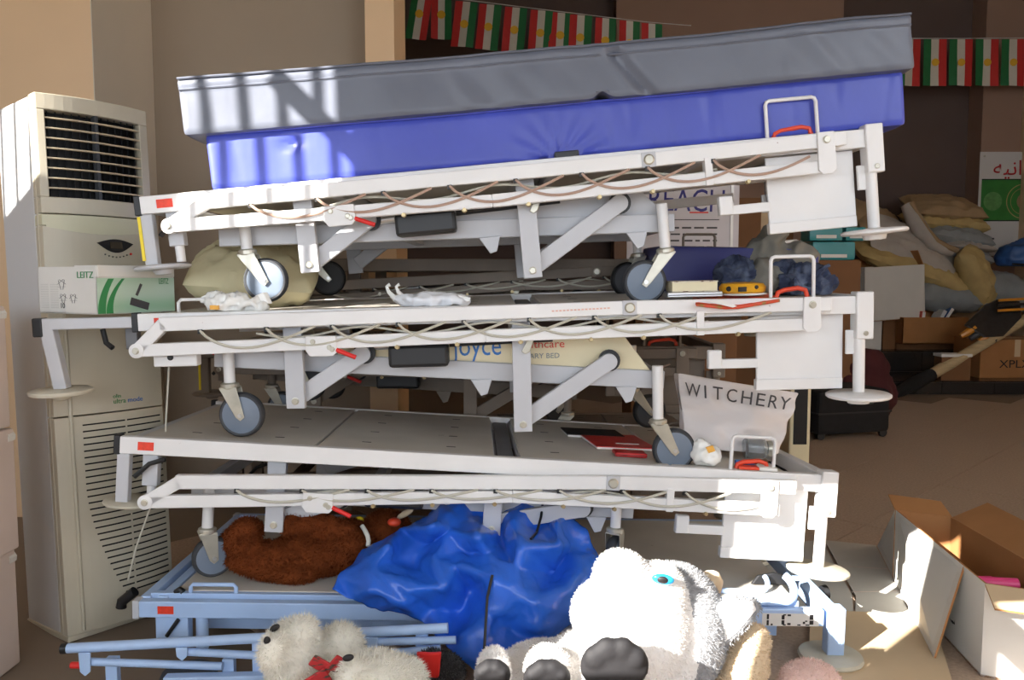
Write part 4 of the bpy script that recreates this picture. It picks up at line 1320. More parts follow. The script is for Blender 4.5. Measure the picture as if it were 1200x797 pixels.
# paw pads
for (px, py, Y, r) in ((720, 780, 1.595, 0.072), (641, 795, 1.648, 0.052), (577, 790, 1.632, 0.040)):
    c = hp_(px, py, Y)
    ell = [(c, (r, 0.020, r * 0.80))]
    for k in range(4):
        a = math.radians(150 - k * 40)
        ell.append((c + Vector((math.cos(a) * r * 0.62, -0.006, math.sin(a) * r * 0.55)), (r * 0.36, 0.018, r * 0.36)))
    blob('paw_pad', ell, 0.006, ['pad_black'], husky, smooth_it=2)

# white puppies
def puppy(name, o, ells, label, ovals, seed, n=15000):
    e = empty(name, o)
    tag(e, label, 'plush toy', 'plush toys')
    b = blob('plush_skin', [(rel(c, o), *r) for c, *r in ells], 0.010, ['fur_white'], e)
    fur(b, n, 0.016, ['fur_white'], seed=seed, width=0.0013)
    for (p, r, rot) in ovals:
        ellipsoid('eye', rel(p, o), r, 'ink_black', e, rot)
    return e
pu1 = puppy('plush_puppy', (-0.50, 1.86, 0.0),
      [(at(342, 765, 1.86), (0.066, 0.075, 0.078)), (at(322, 762, 1.80), (0.035, 0.05, 0.042)), (at(355, 742, 1.86), (0.036, 0.05, 0.040)),
       (at(398, 765, 1.95), (0.062, 0.07, 0.072)), (at(350, 830, 1.90), (0.11, 0.10, 0.10)), (at(400, 850, 1.93), (0.12, 0.10, 0.11)), (at(380, 900, 1.93), (0.15, 0.12, 0.10))],
      'white plush puppy with tartan bow and two black eyes showing', [(at(322, 736, 1.805), (0.013, 0.006, 0.008), (0.4, -0.6, 0)), (at(313, 751, 1.775), (0.008, 0.006, 0.011), (0.2, 0.1, 0))], 21, 20000)
rb = MB()
po = Vector((-0.50, 1.86, 0.0))
for (pa, pb, w) in (((385, 790, 1.76), (350, 812, 1.74), 0.045), ((388, 786, 1.76), (365, 773, 1.755), 0.034), ((388, 786, 1.76), (402, 771, 1.76), 0.034)):
    a, b = rel(at(*pa), po), rel(at(*pb), po)
    rb.bar(a, b, 0.006, w, (0, -0.3, 1))
rb.build('tartan_bow', 'tartan', pu1, bevel=0.003)
pu2 = puppy('plush_puppy', (-0.33, 1.76, 0.0),
      [(at(440, 798, 1.78), (0.085, 0.085, 0.062)), (at(470, 800, 1.80), (0.06, 0.07, 0.055)), (at(415, 790, 1.74), (0.035, 0.05, 0.035)), (at(450, 860, 1.82), (0.12, 0.10, 0.10)), (at(450, 920, 1.84), (0.14, 0.11, 0.10))],
      'white plush puppy with one black eye showing, beside the black and red toy', [(at(408, 771, 1.70), (0.013, 0.006, 0.008), (0.2, -0.25, 0))], 22, 16000)
# black toy with a red patch
o = Vector((-0.17, 1.93, 0.0))
tb = empty('plush_toy', o)
tag(tb, 'fuzzy black plush toy with a red felt patch under the tarpaulin', 'plush toy', 'plush toys')
q = blob('plush_skin', [(rel(at(520, 790, 1.95), o), (0.055, 0.05, 0.055)), (rel(at(505, 775, 1.95), o), (0.035, 0.04, 0.03)), (rel(at(515, 850, 1.95), o), (0.07, 0.07, 0.11)), (rel(at(515, 900, 1.95), o), (0.08, 0.07, 0.09))], 0.010, ['fur_black'], tb)
fur(q, 7000, 0.010, ['fur_black'], seed=30)
c = rel(at(503, 778, 1.895), o)
MB().prism([(-0.025, -0.04), (0.022, -0.042), (0.03, 0.03), (0.005, 0.028), (-0.03, 0.03)], c, (1, 0, 0), (0, -0.25, 1), (0, 0.012, 0)).build('felt_patch', 'red_plastic', tb, bevel=0.003)
# beige and pink plush limbs by the bed foot
o = Vector((0.50, 1.85, 0.0))
tb = empty('plush_bear', o)
tag(tb, 'beige plush bear limb standing beside the grey plush ear', 'plush toy', 'plush toys')
q = blob('plush_skin', [(rel(at(884, 752, 1.86), o), (0.040, 0.04, 0.045)), (rel(at(872, 785, 1.85), o), (0.055, 0.055, 0.075), (0, 0.35, 0)), (rel(at(855, 830, 1.85), o), (0.065, 0.06, 0.09), (0, 0.3, 0)), (rel(at(845, 900, 1.88), o), (0.10, 0.08, 0.10))], 0.010, ['fur_beige'], tb)
fur(q, 9000, 0.008, ['fur_beige'], seed=31)
o = Vector((0.68, 1.85, 0.0))
tb = empty('plush_bear', o)
tag(tb, 'pale pink plush bear in front of the blue stencilled rail', 'plush toy', 'plush toys')
q = blob('plush_skin', [(rel(at(950, 802, 1.86), o), (0.075, 0.07, 0.055)), (rel(at(950, 860, 1.88), o), (0.09, 0.08, 0.09)), (rel(at(950, 900, 1.88), o), (0.10, 0.09, 0.09))], 0.010, ['fur_pink'], tb)
fur(q, 9000, 0.008, ['fur_pink'], seed=32)
# ------------------------------------------------------------------ things lying on the beds
def soft_pillow(name, L, W, T, mtl, parent=None, seed=0, wr=0.012, n=26, corner=0.25, freq=6.0):
    """stuffed sack: two bulging sheets joined along a seam, with creases"""
    vv, ff = [], []
    for s in (1, -1):
        for i in range(n + 1):
            for j in range(n + 1):
                u, v = 2 * i / n - 1, 2 * j / n - 1
                ed = (1 - abs(u) ** 2.6) * (1 - abs(v) ** 2.6)
                h = ed ** 0.5
                pull = 1 - 0.10 * (1 - abs(u)) * abs(v) ** 2 - 0.0
                x = u * L / 2 * (1 - 0.09 * (1 - u * u) * 0 - 0.07 * (1 - v * v) * abs(u) ** 3 * -1 - 0.05)
                y = v * W / 2 * (1 - 0.05)
                k = mnoise.noise(Vector((u * freq * 0.5 + seed, v * freq * 0.5, s * 3.1))) + 0.5 * mnoise.noise(Vector((u * freq * 1.4, v * freq * 1.4 + seed, s)))
                z = s * (T / 2 * h) + wr * k * min(1, h * 2)
                vv.append((x, y, z))
    N = n + 1
    for s in (0, 1):
        b = s * N * N
        for i in range(n):
            for j in range(n):
                q = (b + i * N + j, b + (i + 1) * N + j, b + (i + 1) * N + j + 1, b + i * N + j + 1)
                ff.append(q if s == 0 else tuple(reversed(q)))
    me = bpy.data.meshes.new(name)
    me.from_pydata(vv, [], ff)
    import bmesh
    bm = bmesh.new(); bm.from_mesh(me)
    bmesh.ops.remove_doubles(bm, verts=bm.verts, dist=1e-4)
    bmesh.ops.recalc_face_normals(bm, faces=bm.faces)
    bm.to_mesh(me); bm.free()
    me.materials.append(M[mtl])
    return link(name, me, parent, smooth=True, fix=False)

def crumple(name, ells, mtl, parent, amp=0.02, freq=14, seed=0, voxel=0.010, ridged=True):
    o = blob(name, ells, voxel, [mtl], parent, smooth_it=2)
    me = o.data
    me.calc_loop_triangles()
    nr = [v.normal.copy() for v in me.vertices]
    for v, nn in zip(me.vertices, nr):
        p = v.co * freq + Vector((seed, seed * 1.7, 0))
        k = mnoise.noise(p) + 0.5 * mnoise.noise(p * 2.3)
        if ridged:
            k = 0.6 - 2.0 * abs(k)
        v.co = v.co + nn * (k * amp)
        if v.co.z < 0.001:
            v.co.z = 0.001
    me.update()
    return o

mat('sack_cream', (206, 196, 158), 0.7, var=0.06, scale=8)
mat('sack_yellow', (182, 158, 104), 0.75, var=0.1, scale=8)
mat('sack_tan', (160, 134, 100), 0.8, var=0.1, scale=8)
mat('sack_grey', (138, 142, 142), 0.75, var=0.08, scale=8)
mat('sack_pale', (176, 168, 158), 0.75, var=0.06, scale=8)
mat('plastic_clear', (236, 236, 232), 0.22, var=0.04, spec=0.7)
mat('plastic_white', (232, 234, 238), 0.28, var=0.03, spec=0.7)
mat('denim', (46, 54, 78), 0.9, col2=(104, 114, 134), thr=(0.45, 0.75), scale=24, bump=0.2, bscale=80)
mat('cloth_grey', (128, 124, 114), 0.9, var=0.12, scale=10)
mat('yellow_case', (226, 164, 36), 0.35, var=0.05)
mat('red_cover', (196, 44, 44), 0.35, var=0.15, scale=18)
mat('magazine', (206, 74, 48), 0.35, col2=(150, 120, 60), thr=(0.5, 0.6), scale=26)
mat('teal_plastic', (40, 140, 146), 0.35)
mat('dark_red_cloth', (66, 20, 24), 0.9)
mat('gloss_pink', (228, 66, 130), 0.4)
mat('book_print', (206, 196, 176), 0.5, col2=(96, 52, 40), thr=(0.52, 0.6), scale=40)
mat('glove_black', (36, 36, 38), 0.3, var=0.3, scale=20)
mat('glove_amber', (206, 136, 34), 0.35)
mat('banner_white', (212, 208, 204), 0.55)
mat('banner_green', (54, 128, 54), 0.5, var=0.15, scale=6)
mat('banner_red', (178, 30, 34), 0.5)
mat('flag_red', (196, 44, 40), 0.7)
mat('flag_white', (206, 200, 186), 0.7)
mat('flag_green', (30, 108, 58), 0.7)
mat('flag_sun', (226, 176, 48), 0.7)
mat('tin_blue', (52, 92, 150), 0.4)
mat('witchery', (226, 220, 218), 0.55, var=0.03, scale=6)

def bed_point(Mx, x, y, z=0.0):
    return Mx @ Vector((x, y, z))

# cream stuffed sack on the second bed, behind the carton
pz = bed_point(M2, 0.19, 0.42, 0.0)
p = soft_pillow('stuffed_sack', 0.40, 0.42, 0.21, 'sack_cream', seed=3, wr=0.02, freq=8)
p.location = bed_point(M2, 0.235, 0.40, 0.105)
p.rotation_euler = (math.radians(14), math.radians(4), 0.2)
tag(p, 'cream stuffed sack wedged behind the printed carton on a bed', 'sack')

def flat_box(name, mtl, w, d, h, pt, yaw, label, cat, group=None, tilt=0):
    e = empty(name, mat=Matrix.Translation(pt) @ rotz(yaw) @ Matrix.Rotation(tilt, 4, 'Y'))
    if label:
        tag(e, label, cat, group)
    return e

# clear plastic bag at the head end of the second bed
o = bed_point(M2, 0.27, 0.03, 0.0)
e = empty('plastic_bag', o)
tag(e, 'crumpled clear plastic bag beside the castor, on the second bed', 'plastic bag', 'plastic bags on the second bed')
crumple('bag_film', [((0, 0, 0.022), (0.07, 0.035, 0.028)), ((0.055, 0.0, 0.018), (0.05, 0.03, 0.022)), ((-0.05, 0.01, 0.03), (0.04, 0.02, 0.022))], 'plastic_clear', e, 0.018, 26, 4, 0.006)
MB().prism([(0, 0), (0.05, 0.012), (0.035, 0.045), (0.012, 0.035)], (0.06, -0.01, 0.01), (1, 0, 0), (0, 0, 1), (0.01, 0.012, 0)).build('bag_corner', 'plastic_clear', e, bevel=0.002)
MB().prism([(0, 0), (-0.06, 0.028), (-0.02, 0.045), (0.02, 0.03)], (-0.03, 0.0, 0.012), (1, 0, 0), (0, 0, 1), (0.01, 0.012, 0)).build('bag_corner', 'plastic_clear', e, bevel=0.002)
MB().box(-0.045, -0.022, -0.046, -0.03, 0.006, 0.018).build('bag_label', 'yellow_case', e)

# white plastic bag in the middle of the second bed
o = bed_point(M2, 0.83, 0.06, -0.002)
e = empty('plastic_bag', o)
tag(e, 'flattened white plastic bag with two handles on the second bed', 'plastic bag', 'plastic bags on the second bed')
crumple('bag_film', [((0, 0, 0.018), (0.10, 0.045, 0.022)), ((0.06, 0.0, 0.018), (0.07, 0.04, 0.020))], 'plastic_white', e, 0.010, 18, 9, 0.006)
for dx in (0.0, 0.028):
    MB().tube([(-0.09 + dx, 0, 0.02), (-0.112 + dx, 0.004, 0.042), (-0.118 + dx, 0.006, 0.058), (-0.108 + dx, 0.006, 0.064)], 0.005, 8, True, [0.009, 0.006, 0.005, 0.006]).build('bag_handle', 'plastic_clear', e, smooth=True)
MB().prism([(0, 0), (0.045, 0.006), (0.05, 0.018), (0.012, 0.026)], (0.08, -0.01, 0.008), (1, 0, 0), (0, 0, 1), (0, 0.02, 0)).build('bag_corner', 'plastic_clear', e, bevel=0.002)

# magazine, case, book, yellow case and blister pack at the foot of the second bed
zt = 0.0
e = empty('magazine', mat=M2 @ Matrix.Translation((1.69, 0.01, 0.001)) @ rotz(0.06))
tag(e, 'red covered magazine with curled corner under the yellow case', 'magazine')
MB().add(*(lambda g: g)(([(x * 0.2 - 0.10 + 0.06 * yy, yy * 0.20 - 0.030 - 0.035 * (1 if yy == 0 else 0), 0.003 + (-0.026 * (1 - abs(x - 0.5) * 1.1) if (yy == 0) else 0.004 * x)) for yy in (0, .5, 1) for x in (0, .2, .4, .6, .8, 1, 1.2)],
      [(r * 7 + c, r * 7 + c + 1, (r + 1) * 7 + c + 1, (r + 1) * 7 + c) for r in range(2) for c in range(6)]))).build('magazine_cover', 'magazine', e, smooth=True).modifiers.new('t', 'SOLIDIFY').thickness = 0.007
MB().prism([(-0.08, 0.004), (0.0, -0.018), (0.012, -0.014), (-0.03, 0.004)], (-0.0, -0.074, -0.004), (1, 0, 0), (0, 0.2, 1), (0, 0.004, 0)).build('magazine_pages', 'paper', e)
e = empty('plastic_case', mat=M2 @ Matrix.Translation((1.535, 0.04, 0.006)) @ rotz(-0.03))
tag(e, 'flat silver plastic case beneath the thick paperback', 'case')
MB().box(0, 0.16, 0, 0.13, 0, 0.016).build('case_body', 'steel', e, bevel=0.003)
MB().box(0.002, 0.158, -0.0008, 0.0, 0.006, 0.009).build('case_seam', 'ink', e)
e = empty('paperback_book', mat=M2 @ Matrix.Translation((1.548, 0.045, 0.0225)) @ rotz(-0.03))
tag(e, 'thick paperback book lying on the silver case', 'book')
MB().box(0.001, 0.133, 0.001, 0.10, 0.002, 0.028).build('page_block', 'cream_panel', e, bevel=0.001)
cv_ = MB(); cv_.box(0, 0.135, 0, 0.102, 0.028, 0.031); cv_.box(0, 0.135, 0, 0.102, 0, 0.002); cv_.box(0, 0.135, 0.100, 0.103, 0, 0.031)
cv_.build('book_cover', 'book_print', e)
e = empty('yellow_case', mat=M2 @ Matrix.Translation((1.765, 0.05, 0.008)))
tag(e, 'yellow moulded case with black buttons on the magazine', 'device')
ellc = MB(); ellc.lathe([(0.058, 0.004), (0.066, 0.010), (0.068, 0.024), (0.060, 0.034), (0.03, 0.038)], (0, 0.03, 0), n=32)
b_ = ellc.build('device_case', 'yellow_case', e, smooth=True)
MB().box(-0.03, -0.008, -0.040, -0.03, 0.012, 0.026).build('device_panel', 'ink_black', e)
MB().lathe([(0.008, 0), (0.007, 0.004)], (-0.052, -0.013, 0.02), (-0.7, -0.7, 0), 12).build('device_button', 'ink_black', e)
MB().lathe([(0.006, 0), (0.005, 0.004)], (0.022, -0.034, 0.024), (0.2, -0.9, 0.2), 12).build('device_button', 'ink_black', e)
MB().lathe([(0.066, 0.0), (0.069, 0.003), (0.066, 0.006)], (0.004, 0.03, 0), n=28).build('clear_base', 'plastic_clear', e)

# dark navy mattress at the far side of the second bed
q = soft_box('mattress', 0.56, 0.36, 0.17, 'navy_vinyl', None, r=0.014, nx=30, ny=10)
q.matrix_world = M2 @ Matrix.Translation((1.60, 0.50, 0.0)) @ Matrix.Rotation(math.radians(2.5), 4, 'Y')
tag(q, 'short navy mattress at the back of the second bed', 'mattress')
# jeans and grey cloth heaps at the foot of the second bed
o = bed_point(M2, 1.93, 0.22, 0.0)
e = empty('folded_jeans', o)
tag(e, 'crumpled blue jeans heaped on the foot of the second bed', 'clothes', 'clothes on the second bed')
crumple('denim_heap', [((0.06, -0.05, 0.04), (0.085, 0.06, 0.05)), ((0.02, 0.0, 0.05), (0.06, 0.06, 0.05))], 'denim', e, 0.026, 22, 2, 0.006)
for k in range(2):
    pts = [(0.0 + 0.016 * i, -0.112 + 0.002 * i, 0.05 - 0.03 * math.sin(i * 0.5 + k) + k * 0.012) for i in range(8)]
    MB().tube(pts, 0.006, 6).build('denim_hem', 'denim', e, smooth=True)
o = bed_point(M2, 1.80, 0.26, 0.0)
e = empty('folded_jeans', o)
tag(e, 'blue jeans lying behind the white wire loop', 'clothes', 'clothes on the second bed')
crumple('denim_heap', [((0.0, 0, 0.06), (0.065, 0.06, 0.06)), ((0.03, 0.03, 0.05), (0.06, 0.06, 0.05))], 'denim', e, 0.022, 20, 7, 0.006)
o = bed_point(M2, 1.87, 0.30, 0.0)
e = empty('grey_cloth', o)
tag(e, 'grey crumpled cloth between the two pairs of jeans', 'clothes', 'clothes on the second bed')
crumple('cloth_heap', [((0.02, -0.06, 0.05), (0.06, 0.07, 0.07)), ((0.04, -0.02, 0.05), (0.07, 0.06, 0.05))], 'cloth_grey', e, 0.012, 12, 5, 0.008)
o = bed_point(M2, 2.03, 0.52, 0.0)
e = empty('grey_cloth', o)
tag(e, 'tall heap of grey trousers at the back corner of the second bed', 'clothes', 'clothes on the second bed')
crumple('cloth_heap', [((0.0, 0, 0.06), (0.15, 0.10, 0.07)), ((-0.04, 0.02, 0.13), (0.08, 0.07, 0.06)), ((0.06, 0.02, 0.11), (0.08, 0.06, 0.06)), ((-0.02, 0.02, 0.19), (0.05, 0.05, 0.04))], 'cloth_grey', e, 0.02, 12, 8, 0.010)

# shopping bag on the third bed
WBa, WBb = at(786, 500, 2.62), at(918, 522, 2.62)
nx, ny = 26, 22
P3 = []
for i in range(nx):
    u = i / (nx - 1)
    for j in range(ny):
        v = j / (ny - 1)
        pb = at(803 + (912 - 803) * u, 522 + 10 * u, 2.60 + 0.02 * u)
        pt = at(794 + (938 - 794) * u, 437 + 24 * u, 2.66)
        q = pb.lerp(pt, v)
        k = mnoise.noise(Vector((u * 4 + 3, v * 4, 0.4))) * 0.020 + 0.014 * abs(mnoise.noise(Vector((u * 7 + v * 3, v * 6, 2))))
        q.y += k - 0.03 * math.sin(math.pi * u) * (1 - v)
        P3.append(q)
wo = bed_point(M3, 1.72, 0.30, 0.0)
e = empty('shopping_bag', wo)
tag(e, 'crumpled white shopping bag lettered in black, on the third bed', 'shopping bag')
P3l = [tuple(q - wo) for q in P3]
sheet_mesh('bag_front', P3l, nx, ny, 'witchery', e, 0.002, 1)
P4 = [(a, b + 0.05 + 0.02 * math.sin(i * 0.37), c - 0.006) for i, (a, b, c) in enumerate(P3l)]
sheet_mesh('bag_back', P4, nx, ny, 'witchery', e, 0.002, 1)
# letters one by one along the sagging rim
word = 'WITCHERY'
us = [0.115, 0.215, 0.315, 0.43, 0.555, 0.675, 0.785, 0.895]
for ch, u in zip(word, us):
    v = 0.86
    def sp(uu, vv_):
        i = min(nx - 2, int(uu * (nx - 1))); j = min(ny - 2, int(vv_ * (ny - 1)))
        fu, fv = uu * (nx - 1) - i, vv_ * (ny - 1) - j
        g = lambda a, b: Vector(P3l[a * ny + b])
        return g(i, j) * (1 - fu) * (1 - fv) + g(i + 1, j) * fu * (1 - fv) + g(i, j + 1) * (1 - fu) * fv + g(i + 1, j + 1) * fu * fv
    c0, c1, c2 = sp(u - 0.02, v - 0.09), sp(u + 0.02, v - 0.09), sp(u - 0.02, v + 0.09)
    ex, ez = (c1 - c0).normalized(), (c2 - c0).normalized()
    nrm = ex.cross(ez)
    w = {'W': 0.050, 'I': 0.006, 'T': 0.034, 'C': 0.036, 'H': 0.036, 'E': 0.028, 'R': 0.030, 'Y': 0.036}[ch]
    pos = sp(u, v - 0.16) - ex * (w / 2) + nrm * 0.010
    text('bag_letter', ch, 0.062, 'ink', e, pos, ex, ez, width=w, thick=0.0004)

# booklets on the third bed
e = empty('notebook', mat=M3 @ Matrix.Translation((1.36, 0.46, -0.001)) @ rotz(0.06))
tag(e, 'black notebook lying on the third bed behind the red booklet', 'book')
MB().box(0, 0.20, 0, 0.15, 0.001, 0.008).build('notebook_pages', 'paper', e)
MB().box(-0.003, 0.203, -0.003, 0.153, 0.008, 0.011).build('notebook_cover', 'ink_black', e)
e = empty('booklet', mat=M3 @ Matrix.Translation((1.43, 0.24, -0.001)) @ rotz(0.10))
tag(e, 'glossy red booklet lying flat on the third bed', 'book')
MB().box(0, 0.20, 0, 0.26, 0.001, 0.008).build('booklet_pages', 'paper', e)
MB().box(-0.002, 0.202, -0.002, 0.262, 0.008, 0.0105).build('booklet_cover', 'red_cover', e)
MB().box(0.08, 0.16, 0.06, 0.075, 0.0105, 0.0112).build('booklet_print', 'paper', e)
e = empty('wallet', mat=M3 @ Matrix.Translation((1.47, 0.12, -0.001)))
tag(e, 'small red wallet between the booklet and the castor', 'wallet')
MB().box(0, 0.10, 0, 0.07, 0.001, 0.014).build('wallet_body', 'red_cover', e, bevel=0.004)
MB().box(0.0, 0.10, -0.001, 0.0, 0.006, 0.008).build('wallet_seam', 'ink_black', e)

# odds and ends at the foot of the third bed
o = bed_point(M3, 1.735, 0.05, 0.0)
e = empty('snack_packet', o)
tag(e, 'crumpled translucent packet with orange print beside the castor', 'packet')
crumple('packet_film', [((0, 0, 0.032), (0.045, 0.03, 0.034)), ((-0.018, 0, 0.05), (0.022, 0.02, 0.03))], 'plastic_clear', e, 0.010, 26, 3, 0.006)
MB().prism([(0, 0), (0.02, 0.006), (0.014, 0.022), (-0.008, 0.016)], (0.0, -0.030, 0.045), (1, 0, 0), (0, 0.3, 1), (0, 0.006, 0)).build('packet_print', 'yellow_case', e)
e = empty('marker_pen', mat=M3 @ Matrix.Translation((1.82, 0.04, 0.006)) @ rotz(0.1))
tag(e, 'blue marker pen inside the wire loop on the third bed', 'pen')
MB().cyl((0, 0, 0.012), (0.06, 0, 0.012), 0.007, 12).build('pen_barrel', 'logo_blue', e, smooth=True)
MB().cyl((0.06, 0, 0.012), (0.068, 0, 0.012), 0.005, 12).build('pen_cap', 'ink_black', e, smooth=True)
e = empty('flat_packet', mat=M3 @ Matrix.Translation((1.825, 0.015, 0.001)) @ rotz(-0.05))
tag(e, 'flat red and white packet under the blue pen', 'packet')
MB().box(0, 0.10, 0, 0.05, 0, 0.009).build('packet_body', 'orange_red', e, bevel=0.002)
MB().box(0.06, 0.115, -0.003, 0.04, 0.0, 0.011).build('packet_end', 'paper', e, bevel=0.003)
o = bed_point(M3, 1.90, 0.20, 0.0)
e = empty('glass_jar', mat=Matrix.Translation(o) @ rotz(0.3))
tag(e, 'small clear plastic jar lying at the foot of the third bed', 'jar')
mat('glass_clear', (225, 232, 236), 0.06, trans=0.9, spec=0.5)
MB().lathe([(0.028, 0), (0.034, 0.006), (0.034, 0.06), (0.028, 0.07), (0.022, 0.072), (0.022, 0.078), (0.019, 0.078), (0.019, 0.07), (0.031, 0.058), (0.031, 0.008)], (0, 0, 0.036), (1, -0.35, 0), 24).build('jar_glass', 'glass_clear', e, smooth=True)
MB().lathe([(0.024, 0.074), (0.025, 0.076), (0.025, 0.088), (0.022, 0.09)], (0, 0, 0.036), (1, -0.35, 0), 20).build('jar_lid', 'zinc', e, smooth=True)

# poster and parcels behind the second bed
e = empty('poster', at(806, 330, 4.35))
e.location.z = 1.05
tag(e, 'white poster with large navy lettering standing behind the beds', 'poster')
pw0, pw1 = at(735, 250, 4.35).x - e.location.x, at(866, 250, 4.35).x - e.location.x
zt, zb2 = at(800, 205, 4.35).z - e.location.z, -0.02
MB().box(pw0, pw1, 0, 0.006, zb2, zt).build('poster_sheet', 'paper_grey', e)
t0 = rel(at(758, 246, 4.35), e.location)
text('poster_lettering', 'REACH', 0.17, 'ink_navy', e, (t0.x, -0.001, t0.z), (1, 0, -0.03), (0.03, 0, 1), width=0.40)
q = MB()
r0 = rel(at(808, 250, 4.35), e.location)
q.box(r0.x, r0.x + 0.10, -0.001, 0, r0.z, r0.z + 0.008)
q.build('poster_subtitle', 'logo_red', e)
q = MB()
l0 = rel(at(790, 258, 4.35), e.location)
q.box(l0.x - 0.02, l0.x + 0.24, -0.001, 0, l0.z, l0.z + 0.004)
q.build('poster_rule', 'ink_black', e)
q = MB()
rg2 = random.Random(5)
for r in range(9):
    x = rel(at(786, 266, 4.35), e.location).x
    z = rel(at(786, 268, 4.35), e.location).z - r * 0.034
    while x < l0.x + 0.22:
        w = rg2.uniform(0.02, 0.06)
        q.box(x, min(x + w, l0.x + 0.23), -0.001, 0, z, z + 0.009)
        x += w + 0.015
q.build('poster_small_print', 'ink', e)
MB().box(pw1 - 0.045, pw1 - 0.03, -0.004, 0.0, zb2, zt).build('poster_edge', 'plastic_clear', e)
# the stand that holds the poster up: a crate stack
def carton(name, x0, x1, y0, y1, z0, z1, m, label, group=None, tape=True, cat='carton'):
    e = empty(name, ((x0 + x1) / 2, (y0 + y1) / 2, z0))
    w, d, h = (x1 - x0) / 2, (y1 - y0) / 2, z1 - z0
    MB().box(-w, w, -d, d, 0, h).build('carton_body', m, e, bevel=0.004)
    if tape:
        MB().box(-w * 1.001, w * 1.001, -0.03, 0.03, h - 0.001, h + 0.001).build('packing_tape', 'carton_light', e)
        MB().box(-0.03, 0.03, -d - 0.001, -d, h * 0.55, h).build('packing_tape', 'carton_light', e)
        MB().box(-w * 0.98, w * 0.98, -d - 0.0006, -d, h * 0.995, h).build('flap_edge', 'carton_dark', e)
    return tag(e, label, cat, group)
px0, px1 = at(738, 290, 4.5).x, at(860, 290, 4.5).x
carton('carton', px0, px1, 4.40, 4.75, 0.0, 0.54, 'carton_dark', 'brown carton on the floor below the poster')
carton('carton', px0 + .02, px1, 4.40, 4.75, 0.54, 1.05, 'carton_dark', 'brown carton stacked directly under the poster')
cx0, cx1, cx2 = at(862, 270, 6.5).x, at(930, 270, 6.5).x, at(988, 270, 6.5).x
carton('carton', cx0, cx1, 6.5, 7.0, 0.0, 0.75, 'carton_dark', 'lower brown carton of the pair beside the poster', tape=False)
carton('carton', cx0, cx1, 6.5, 7.0, 0.75, 1.75, 'carton_dark', 'tall brown carton stacked on another beside the poster')
carton('carton', cx1 + .01, cx2, 6.55, 7.0, 0.0, 0.78, 'carton_brown', 'brown carton under the teal packages', tape=False)
carton('carton', cx1 + .01, cx2, 6.55, 7.0, 0.78, 1.40, 'carton_brown', 'brown carton stacked beside the teal packages')
for i, (a, b, z0, z1) in enumerate(((950, 1000, 1.25, 1.39), (946, 985, 1.395, 1.53), (988, 1012, 1.395, 1.50))):
    x0, x1 = at(a, 270, 6.2).x, at(b, 270, 6.2).x
    e = empty('teal_package', ((x0 + x1) / 2, 6.25, z0))
    soft_box('package_body', x1 - x0, 0.2, z1 - z0, 'teal_plastic', e, lambda c: (-(x1 - x0) / 2, -0.1 + 0.006 * mnoise.noise(c * 20), 0), r=0.012, nx=12, ny=8, nz=6)
    MB().box(-(x1 - x0) * 0.3, (x1 - x0) * 0.3, -0.107, -0.100, 0.02, 0.045).build('package_label', 'paper', e)
    tag(e, ('teal package lying at the bottom of the teal pile', 'wide teal package on top of the teal pile', 'small teal package at the end of the teal pile')[i], 'package', 'teal packages')
x0, x1 = at(948, 270, 6.2).x, at(1004, 270, 6.2).x
carton('carton', x0, x1, 6.10, 6.46, 0.0, 0.62, 'carton_dark', 'dark carton on the floor below the teal packages', tape=False)
carton('carton', x0, x1, 6.10, 6.46, 0.62, 1.25, 'carton_dark', 'dark carton directly supporting the teal packages', tape=False)
# ------------------------------------------------------------------ open white carton in the right foreground
zt = 0.27
def gp(px, py, z=0.0):
    """point at height z on the line of sight of photo pixel (px, py)"""
    d = at(px, py, 1.0) - Vector((0, 0, CAM_H))
    t = (z - CAM_H) / d.z
    return Vector((0, 0, CAM_H)) + d * t
L0, L1 = gp(1129, 663, zt), gp(1049, 597, zt)
FC = gp(1116, 606, zt)
FA, FB = L0 + (L0 - L1) * 0.24, L1.copy()
for q_ in (FA, FB, FC):
    q_.z = 0
FD = FA + (FC - FB) * 1.2 + Vector((0.04, 0.0, 0))
bo = Vector(((FA.x + FC.x) / 2, (FA.y + FC.y) / 2, 0))
bxr = empty('open_carton', bo)
tag(bxr, 'large open white carton with spread flaps beside the bed foot', 'carton')
def sheet(name, base, th, m_out, m_in):
    """four-cornered board; the first face turns to m_out, the other to m_in"""
    base = [Vector(p) - bo for p in base]
    n = (base[1] - base[0]).cross(base[3] - base[0]).normalized()
    vv = base + [p - n * th for p in base]
    mb = MB()
    mb.add(vv, [(0, 1, 2, 3)])
    mb.mi = 1
    mb.add(vv, [(7, 6, 5, 4)])
    mb.mi = 2
    mb.add(vv, [(0, 4, 5, 1), (1, 5, 6, 2), (2, 6, 7, 3), (3, 7, 4, 0)])
    return mb.build(name, [m_out, m_in, 'carton_brown'], bxr)
up = Vector((0, 0, zt))
MB().prism([(0, 0), (1, 0), (1, 1), (0, 1)], FA - bo, FD - FA, FB - FA, (0, 0, 0.006)).build('carton_bottom', 'carton_brown', bxr)
sheet('carton_wall', [FA, FD, FD + up, FA + up], 0.006, 'carton_white', 'carton_brown')
sheet('carton_wall', [FD, FC, FC + up, FD + up], 0.006, 'carton_white', 'carton_brown')
sheet('carton_wall', [FC, FB, FB + up, FC + up], 0.006, 'carton_white', 'carton_brown')
sheet('carton_wall', [FB, FA, FA + up, FB + up], 0.006, 'carton_white', 'carton_brown')
